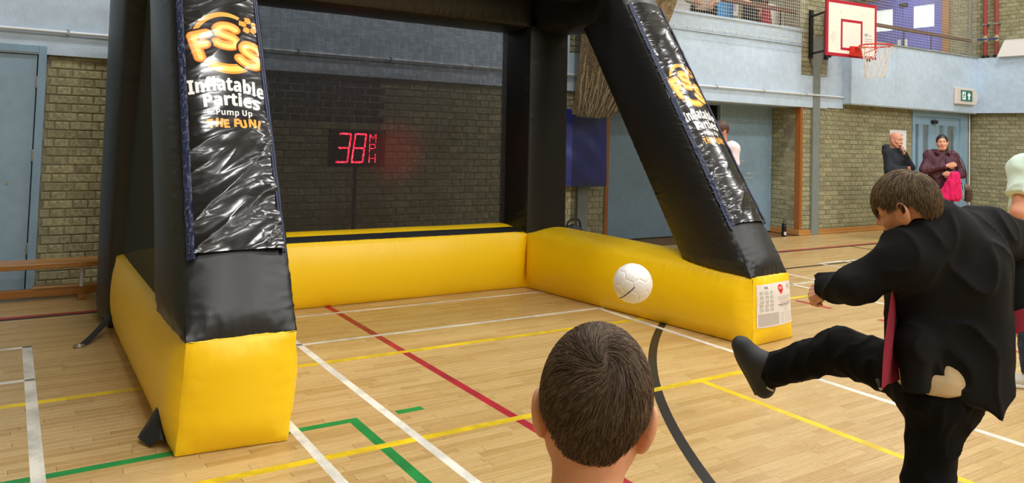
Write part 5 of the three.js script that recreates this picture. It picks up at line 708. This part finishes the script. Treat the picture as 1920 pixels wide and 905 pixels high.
    const h = V(2.485, 0.034, -1.33); const st = p.cloth('shoe', [[h, V(2.405, 0.032, -1.49), 0.040, 0.034, [[V(0, 0.004, 0), V(0, -1, 0)]]], [j.anL, h.clone().add(V(0, 0.01, -0.02)), 0.044, 0.042]], 0.03, mat, 0.007, null); part('sole', p.put(meshCaps([[h.clone().setY(0.012), V(2.402, 0.012, -1.492), 0.042, 0.037, [[V(0, 0.022, 0), V(0, 1, 0)], [V(0, 0.001, 0), V(0, -1, 0)]]]], 0.02, 0.006)), fabric(0x26282b), st); }
  // hair
  const R = V(0.074, 0.088, 0.092), hl = (d) => { const back = -0.60 + 0.1 * Math.abs(d.x), front = 0.30; const t = sstep(0.1, 0.6, d.z); let lim = lerp(back, front, t); lim = Math.max(lim, lerp(lim, -0.08, sstep(0.45, 0.65, Math.abs(d.x)) * sstep(-0.62, -0.40, d.z))); return (d.y - lim) / 0.12; };
  const capF = (x, y, z) => { const d = ell(x, y, z, 0, 0.022, -0.010, R.x + 0.006, R.y + 0.006, R.z + 0.006), l = Math.hypot(x / R.x, (y - 0.022) / R.y, z / R.z) || 1, m = hl(V(x / R.x / l, (y - 0.022) / R.y / l, z / R.z / l)); return smax(d, -m * 0.014 - 0.002, 0.006); };
  const hk = p.hk; p.hk = 0.97; const base = hairCap(p, capF, V(-0.11, -0.11, -0.125), V(0.11, 0.14, 0.125), 0.0045, std({ color: 0x493728, roughness: 0.8 }));
  const pal = [lin(0x66543f), lin(0x574636), lin(0x75624c), lin(0x8a765e), lin(0x4b3c2e), lin(0xa08b70)];
  const g = locks({ R: V(R.x + 0.005, R.y + 0.005, R.z + 0.005), crown: V(0.1, 0.80, -0.58), mask: (d) => clamp(hl(d) + 0.2, 0, 1), count: 22000, len: (d) => d.y < 0.15 ? 0.014 : Math.abs(d.x) > 0.5 && d.y < 0.6 ? 0.022 : d.z > 0.35 ? 0.055 : 0.05, seed: 9, swirl: 0.35, down: 0.22, lift: 0.010, r: 0.00065, jitter: 0.10, colors: pal, fall: 0.01 });
  g.translate(0, 0.022, -0.010); g.scale(0.97, 0.97, 0.97); g.applyQuaternion(p.q); g.translate(j.head.x, j.head.y, j.head.z); part('hair_locks', p.put(g), hairMat, base).userData.kind = 'stuff'; p.hk = hk;
}
const FWD = V(0.54219, 0, -0.83908).normalize(), RGT = V(0.83878, 0, 0.54361).normalize(), yawOf = (f) => Math.atan2(f.x, f.z), facing = (a, b) => FWD.clone().multiplyScalar(a).addScaledVector(RGT, b).normalize();
{ // bald man by the notice
  const f = facing(-0.80, 0.55), P = [11.57, 0, -6.92], j = stand(P, yawOf(f), 1.64);
  j.face = facing(-0.82, 0.45).add(V(0, -0.12, 0)); j.elR = j.J(-0.155, 0.645, 0.03); j.wrR = j.J(-0.02, 0.66, 0.135); j.elL = j.J(0.12, 0.67, 0.085); const mouth = V(0, -0.055, 0.098).applyQuaternion(frame(j.face, j.up)).add(j.head); j.wrL = mouth.clone().add(V(0, -0.125, 0)).addScaledVector(j.f, 0.02).addScaledVector(j.left, 0.03);
  const p = figure('bald man in a dark navy hooded top holding a hand to his mouth', null, j, { skin: 0xd8997c, cell: 0.014, headK: 1.02, handL: { dir: mouth.clone().addScaledVector(j.f, 0.012).sub(j.wrL), back: f.clone().multiplyScalar(1).addScaledVector(j.left, 0.6), curl: [0.5, 0.6, 0.4] }, handR: { dir: j.left.clone().addScaledVector(f, -0.1), back: f.clone(), curl: [0.5, 0.5, 0.3] } });
  const navy = fabric(0x20262f); p.cloth('hooded_top', top(j, { r: 1.02, hem: -0.02 }), 0.05, navy, 0.013, folds(0.010, 8, 6, 3)); p.cloth('hood', [[j.J(0.075, 0.845, -0.02), j.J(0.03, 0.85, -0.075), 0.035, 0.045], [j.J(0.03, 0.85, -0.075), j.J(-0.03, 0.85, -0.075), 0.045, 0.045], [j.J(-0.03, 0.85, -0.075), j.J(-0.075, 0.845, -0.02), 0.045, 0.035]], 0.03, navy, 0.012); p.cloth('trousers', trousers(j, 1.05), 0.04, fabric(0x2a3140), 0.014); shoes(p, j, fabric(0x3a3a3c), M.white);
  p.cloth('red_cloth', [[j.J(-0.02, 0.62, 0.15), j.J(-0.03, 0.56, 0.15), 0.032, 0.045]], 0.02, fabric(0xb01f2e), 0.009, null, 'red cloth held under the arm');
}
{ // woman in a maroon jacket with a pink one over her arm
  const f = facing(-0.96, -0.10), P = [11.70, 0, -6.27], j = stand(P, yawOf(f), 1.62);
  j.face = facing(-0.86, -0.45).add(V(0, -0.02, 0)); j.up = V(0, 1, 0).addScaledVector(RGT, -0.05);
  j.elR = j.J(-0.165, 0.665, 0.03); j.wrR = j.J(0.0, 0.715, 0.115); j.elL = j.J(0.175, 0.64, 0.01); j.wrL = j.J(0.045, 0.635, 0.135);
  const p = figure('woman in a maroon jacket standing by the double door', null, j, { skin: 0xdba083, cell: 0.014, hairColor: 0x1c1514, handR: { dir: j.left.clone().addScaledVector(V(0, 1, 0), 0.25), back: f.clone(), curl: [0.35, 0.5, 0.4] }, handL: { dir: j.left.clone().multiplyScalar(-1).addScaledVector(V(0, 1, 0), 0.2), back: f.clone(), curl: [0.7, 0.8, 0.5] } });
  const mar = fabric(0x4a1f2e, { roughness: 0.6 }); const jk = p.cloth('jacket', top(j, { r: 0.98, hem: -0.10, flare: 0.008 }), 0.05, mar, 0.013, folds(0.011, 9, 9, 5));
  part('zip', p.put(tube([0.0, 0.25, 0.5, 0.75, 1].map((v) => j.J(0.005 - 0.01 * v, lerp(0.80, 0.50, v), 0.077 + 0.006 * Math.sin(v * 3))), 0.006, 20, 6)), std({ color: 0x1c1316, roughness: 0.5 }), jk);
  p.cloth('collar', [[j.J(0.05, 0.825, 0.05), j.J(0.065, 0.845, -0.03), 0.022, 0.026], [j.J(-0.05, 0.825, 0.05), j.J(-0.065, 0.845, -0.03), 0.022, 0.026], [j.J(0.065, 0.845, -0.03), j.J(-0.065, 0.845, -0.03), 0.026, 0.026]], 0.02, mar, 0.011);
  p.cloth('trousers', trousers(j, 0.9), 0.04, fabric(0x111114), 0.014); shoes(p, j, fabric(0x1a1a1c), std({ color: 0x2a2a2a }));
  hairCap(p, (x, y, z) => { let d = ell(x, y, z, 0, 0.036, -0.018, 0.084, 0.094, 0.098); d = smax(d, -ell(x, y, z, 0, -0.035, 0.075, 0.062, 0.098, 0.078), 0.012); d = smax(d, -(y + 0.035 + (z > 0.02 ? 0 : 0.03)), 0.02); d = smin(d, cap(x, y, z, V(0.045, -0.02, -0.055), V(0.06, -0.17, 0.01), 0.04, 0.018), 0.03); return d - 0.003 * n3(x * 60, y * 18, z * 60); }, V(-0.12, -0.2, -0.14), V(0.12, 0.15, 0.13), 0.006, phys({ color: 0x1b1412, roughness: 0.4 }));
  { // things she holds
    const pk = thing('pink_jacket', 'bright pink jacket hanging over the arm of the woman in maroon', 'jacket', [P[0], 0.6, P[2]]), pg = (g) => g.translate(-P[0], -0.6, -P[2]), pm = fabric(0xe01866);
    const body = meshCaps([[j.J(0.045, 0.635, 0.165), j.J(-0.03, 0.44, 0.145), 0.05, 0.085], [j.J(0.06, 0.62, 0.16), j.J(0.065, 0.45, 0.14), 0.045, 0.075]].map((c) => [...c]), 0.05, 0.009, folds(0.016, 14, 5, 7)); part('jacket_body', pg(body), pm, pk); part('sleeve', pg(meshCaps([[j.J(0.0, 0.58, 0.19), j.J(0.015, 0.43, 0.185), 0.034, 0.03]], 0.02, 0.008, folds(0.006, 14, 8, 2))), pm, pk); part('grey_panel', pg(meshCaps([[j.J(0.098, 0.54, 0.13), j.J(0.105, 0.455, 0.125), 0.03, 0.055]], 0.02, 0.009, folds(0.006, 14, 8, 2))), fabric(0x8f8f94), pk, 'grey side panel'); part('cyan_edge', pg(tube([j.J(0.13, 0.56, 0.125), j.J(0.142, 0.50, 0.12), j.J(0.14, 0.42, 0.12)], 0.009, 16, 6)), fabric(0x7fd0de), pk, 'pale cyan edging');
    const bg = thing('handbag', 'small brown leather handbag at the hip of the woman in maroon', 'handbag', [P[0], 0.6, P[2]]), lm = std({ color: 0x4a332c, roughness: 0.5 }); part('bag_body', pg(meshCaps([[j.J(0.215, 0.50, 0.03), j.J(0.22, 0.43, 0.02), 0.055, 0.065]], 0.02, 0.009, folds(0.005, 16, 16, 2))), lm, bg); part('flap', pg(meshCaps([[j.J(0.185, 0.525, 0.055), j.J(0.215, 0.515, 0.045), 0.05, 0.05]], 0.02, 0.009)), std({ color: 0x6a5650, roughness: 0.55 }), bg); part('strap', pg(tube([j.J(0.21, 0.55, 0.02), j.J(0.185, 0.70, 0.05), j.J(0.13, 0.82, 0.02), j.J(0.11, 0.80, -0.09), j.J(0.17, 0.62, -0.09), j.J(0.21, 0.52, -0.01)], 0.008, 40, 6)), lm, bg);
  }
}
{ // person at the right edge, back turned
  const f = facing(0.95, -0.30), P = [5.325, 0, -2.235], j = stand(P, yawOf(f), 1.645); j.face = facing(0.98, 0.18); j.head = j.J(-0.02, 0.922, 0.01);
  j.elL = j.J(0.165, 0.645, -0.035); j.wrL = j.J(0.06, 0.575, 0.105); j.elR = j.J(-0.165, 0.645, -0.03); j.wrR = j.J(-0.06, 0.57, 0.105); j.anL = V(5.27, 0.075, -2.25); j.toeL = V(5.185, 0.032, -2.375);
  const p = figure('person in a mint t-shirt and blue jeans, back turned, at the right edge', null, j, { skin: 0xd08f70, cell: 0.012, hairColor: 0x4a3526 });
  p.cloth('t_shirt', top(j, { r: 1.16, hem: -0.02, sleeve: 0.62 }), 0.05, fabric(0xd3e8dc), 0.012, folds(0.010, 7, 9, 8)); p.cloth('jeans', trousers(j, 1.15, 0.93), 0.04, fabric(0x26344f), 0.012, folds(0.010, 9, 12, 4)); shoes(p, j, fabric(0xcfcac2), std({ color: 0xe6e2da, roughness: 0.6 }));
  hairCap(p, (x, y, z) => { const d = ell(x, y, z, 0, 0.036, -0.018, 0.082, 0.092, 0.098); return smax(smax(d, -ell(x, y, z, 0, -0.03, 0.08, 0.064, 0.1, 0.08), 0.012), -(y + 0.06), 0.02) - 0.003 * n3(x * 60, y * 20, z * 60); }, V(-0.12, -0.14, -0.14), V(0.12, 0.15, 0.13), 0.006, phys({ color: 0x3c2a1e, roughness: 0.5 }));
}
{ // person half hidden by the right leg of the goal
  const f = facing(-0.35, -0.94), P = [6.87, 0, -6.19], j = stand(P, yawOf(f), 1.66);
  j.elL = j.J(0.135, 0.645, -0.01); j.wrL = j.J(0.10, 0.53, 0.08);
  const p = figure('person in a pale pink t-shirt half hidden behind the right leg of the goal', null, j, { skin: 0xcf8a6e, cell: 0.014, hairColor: 0x4a2c20 });
  p.cloth('t_shirt', top(j, { r: 1.15, hem: -0.02, sleeve: 0.7 }), 0.05, fabric(0xe9d9de), 0.013, folds(0.009, 7, 9, 6)); p.cloth('trousers', trousers(j, 1.05), 0.04, fabric(0x2c2f3a), 0.014); shoes(p, j, fabric(0x444444), M.white);
  hairCap(p, (x, y, z) => { const d = ell(x, y, z, 0, 0.036, -0.018, 0.082, 0.092, 0.098); return smax(smax(d, -ell(x, y, z, 0, -0.03, 0.08, 0.064, 0.1, 0.08), 0.012), -(y + 0.06), 0.02) - 0.003 * n3(x * 60, y * 20, z * 60); }, V(-0.12, -0.14, -0.14), V(0.12, 0.15, 0.13), 0.006, phys({ color: 0x4a2c20, roughness: 0.5 }));
}
{ // two people in the gallery, seen from the thigh to the waist
  const f1 = facing(-0.9, -0.2), j1 = stand([8.78, 2.55, -8.3], yawOf(f1), 1.66); j1.wrL = j1.J(0.08, 0.56, 0.12); j1.wrR = j1.J(-0.08, 0.57, 0.12);
  const p1 = figure('person with dark trousers and a beige top standing behind the gallery net', null, j1, { skin: 0xd09474, cell: 0.016, headCell: 0.008 }); p1.cloth('top', top(j1, { r: 1.15, hem: -0.05 }), 0.05, fabric(0xb5a596), 0.015); p1.cloth('trousers', trousers(j1, 1.25), 0.05, fabric(0x17171b), 0.015);
  hairCap(p1, (x, y, z) => { const d = ell(x, y, z, 0, 0.036, -0.018, 0.082, 0.092, 0.098); return smax(smax(d, -ell(x, y, z, 0, -0.03, 0.08, 0.064, 0.1, 0.08), 0.012), -(y + 0.06), 0.02); }, V(-0.12, -0.14, -0.14), V(0.12, 0.15, 0.13), 0.009, fabric(0x2c201a)); shoes(p1, { ...j1, anL: j1.anL, }, fabric(0x222222), fabric(0x333333));
  const f2 = facing(-0.85, 0.3), j2 = stand([9.92, 2.55, -8.28], yawOf(f2), 1.68); j2.elR = j2.J(-0.15, 0.66, 0.02); j2.wrR = j2.J(-0.03, 0.56, 0.13);
  const p2 = figure('person in black clothes with a red bag standing behind the gallery net', null, j2, { skin: 0xd8a080, cell: 0.016, headCell: 0.008, handR: { dir: j2.left.clone().multiplyScalar(0.3).add(V(0, -1, 0)), back: f2.clone(), curl: [0.8, 0.8, 0.5] } }); p2.cloth('top', top(j2, { r: 1.2, hem: -0.12, sleeve: 0.7 }), 0.05, fabric(0x141416), 0.015); p2.cloth('trousers', trousers(j2, 1.45), 0.05, fabric(0x121214), 0.015); shoes(p2, j2, fabric(0x222222), fabric(0x333333));
  hairCap(p2, (x, y, z) => { const d = ell(x, y, z, 0, 0.036, -0.018, 0.082, 0.092, 0.098); return smax(smax(d, -ell(x, y, z, 0, -0.03, 0.08, 0.064, 0.1, 0.08), 0.012), -(y + 0.10), 0.02); }, V(-0.12, -0.17, -0.14), V(0.12, 0.15, 0.13), 0.009, fabric(0x1c1512));
  const b = thing('red_bag', 'red shoulder bag held by the person in black in the gallery', 'bag', [9.92, 3.2, -8.1]); const g = meshCaps([[j2.J(-0.02, 0.55, 0.19), j2.J(-0.02, 0.43, 0.19), 0.06, 0.085]], 0.02, 0.012, folds(0.006, 14, 10, 3)).translate(-9.92, -3.2, 8.1); part('bag_body', g, fabric(0xa3223a), b); part('strap', tube([j2.J(-0.05, 0.56, 0.18), j2.J(-0.03, 0.63, 0.17), j2.J(0.01, 0.56, 0.19)].map((q) => q.sub(V(9.92, 3.2, -8.1))), 0.012, 16, 6), fabric(0x8a1c30), b);
}
renderer.render(scene, camera);
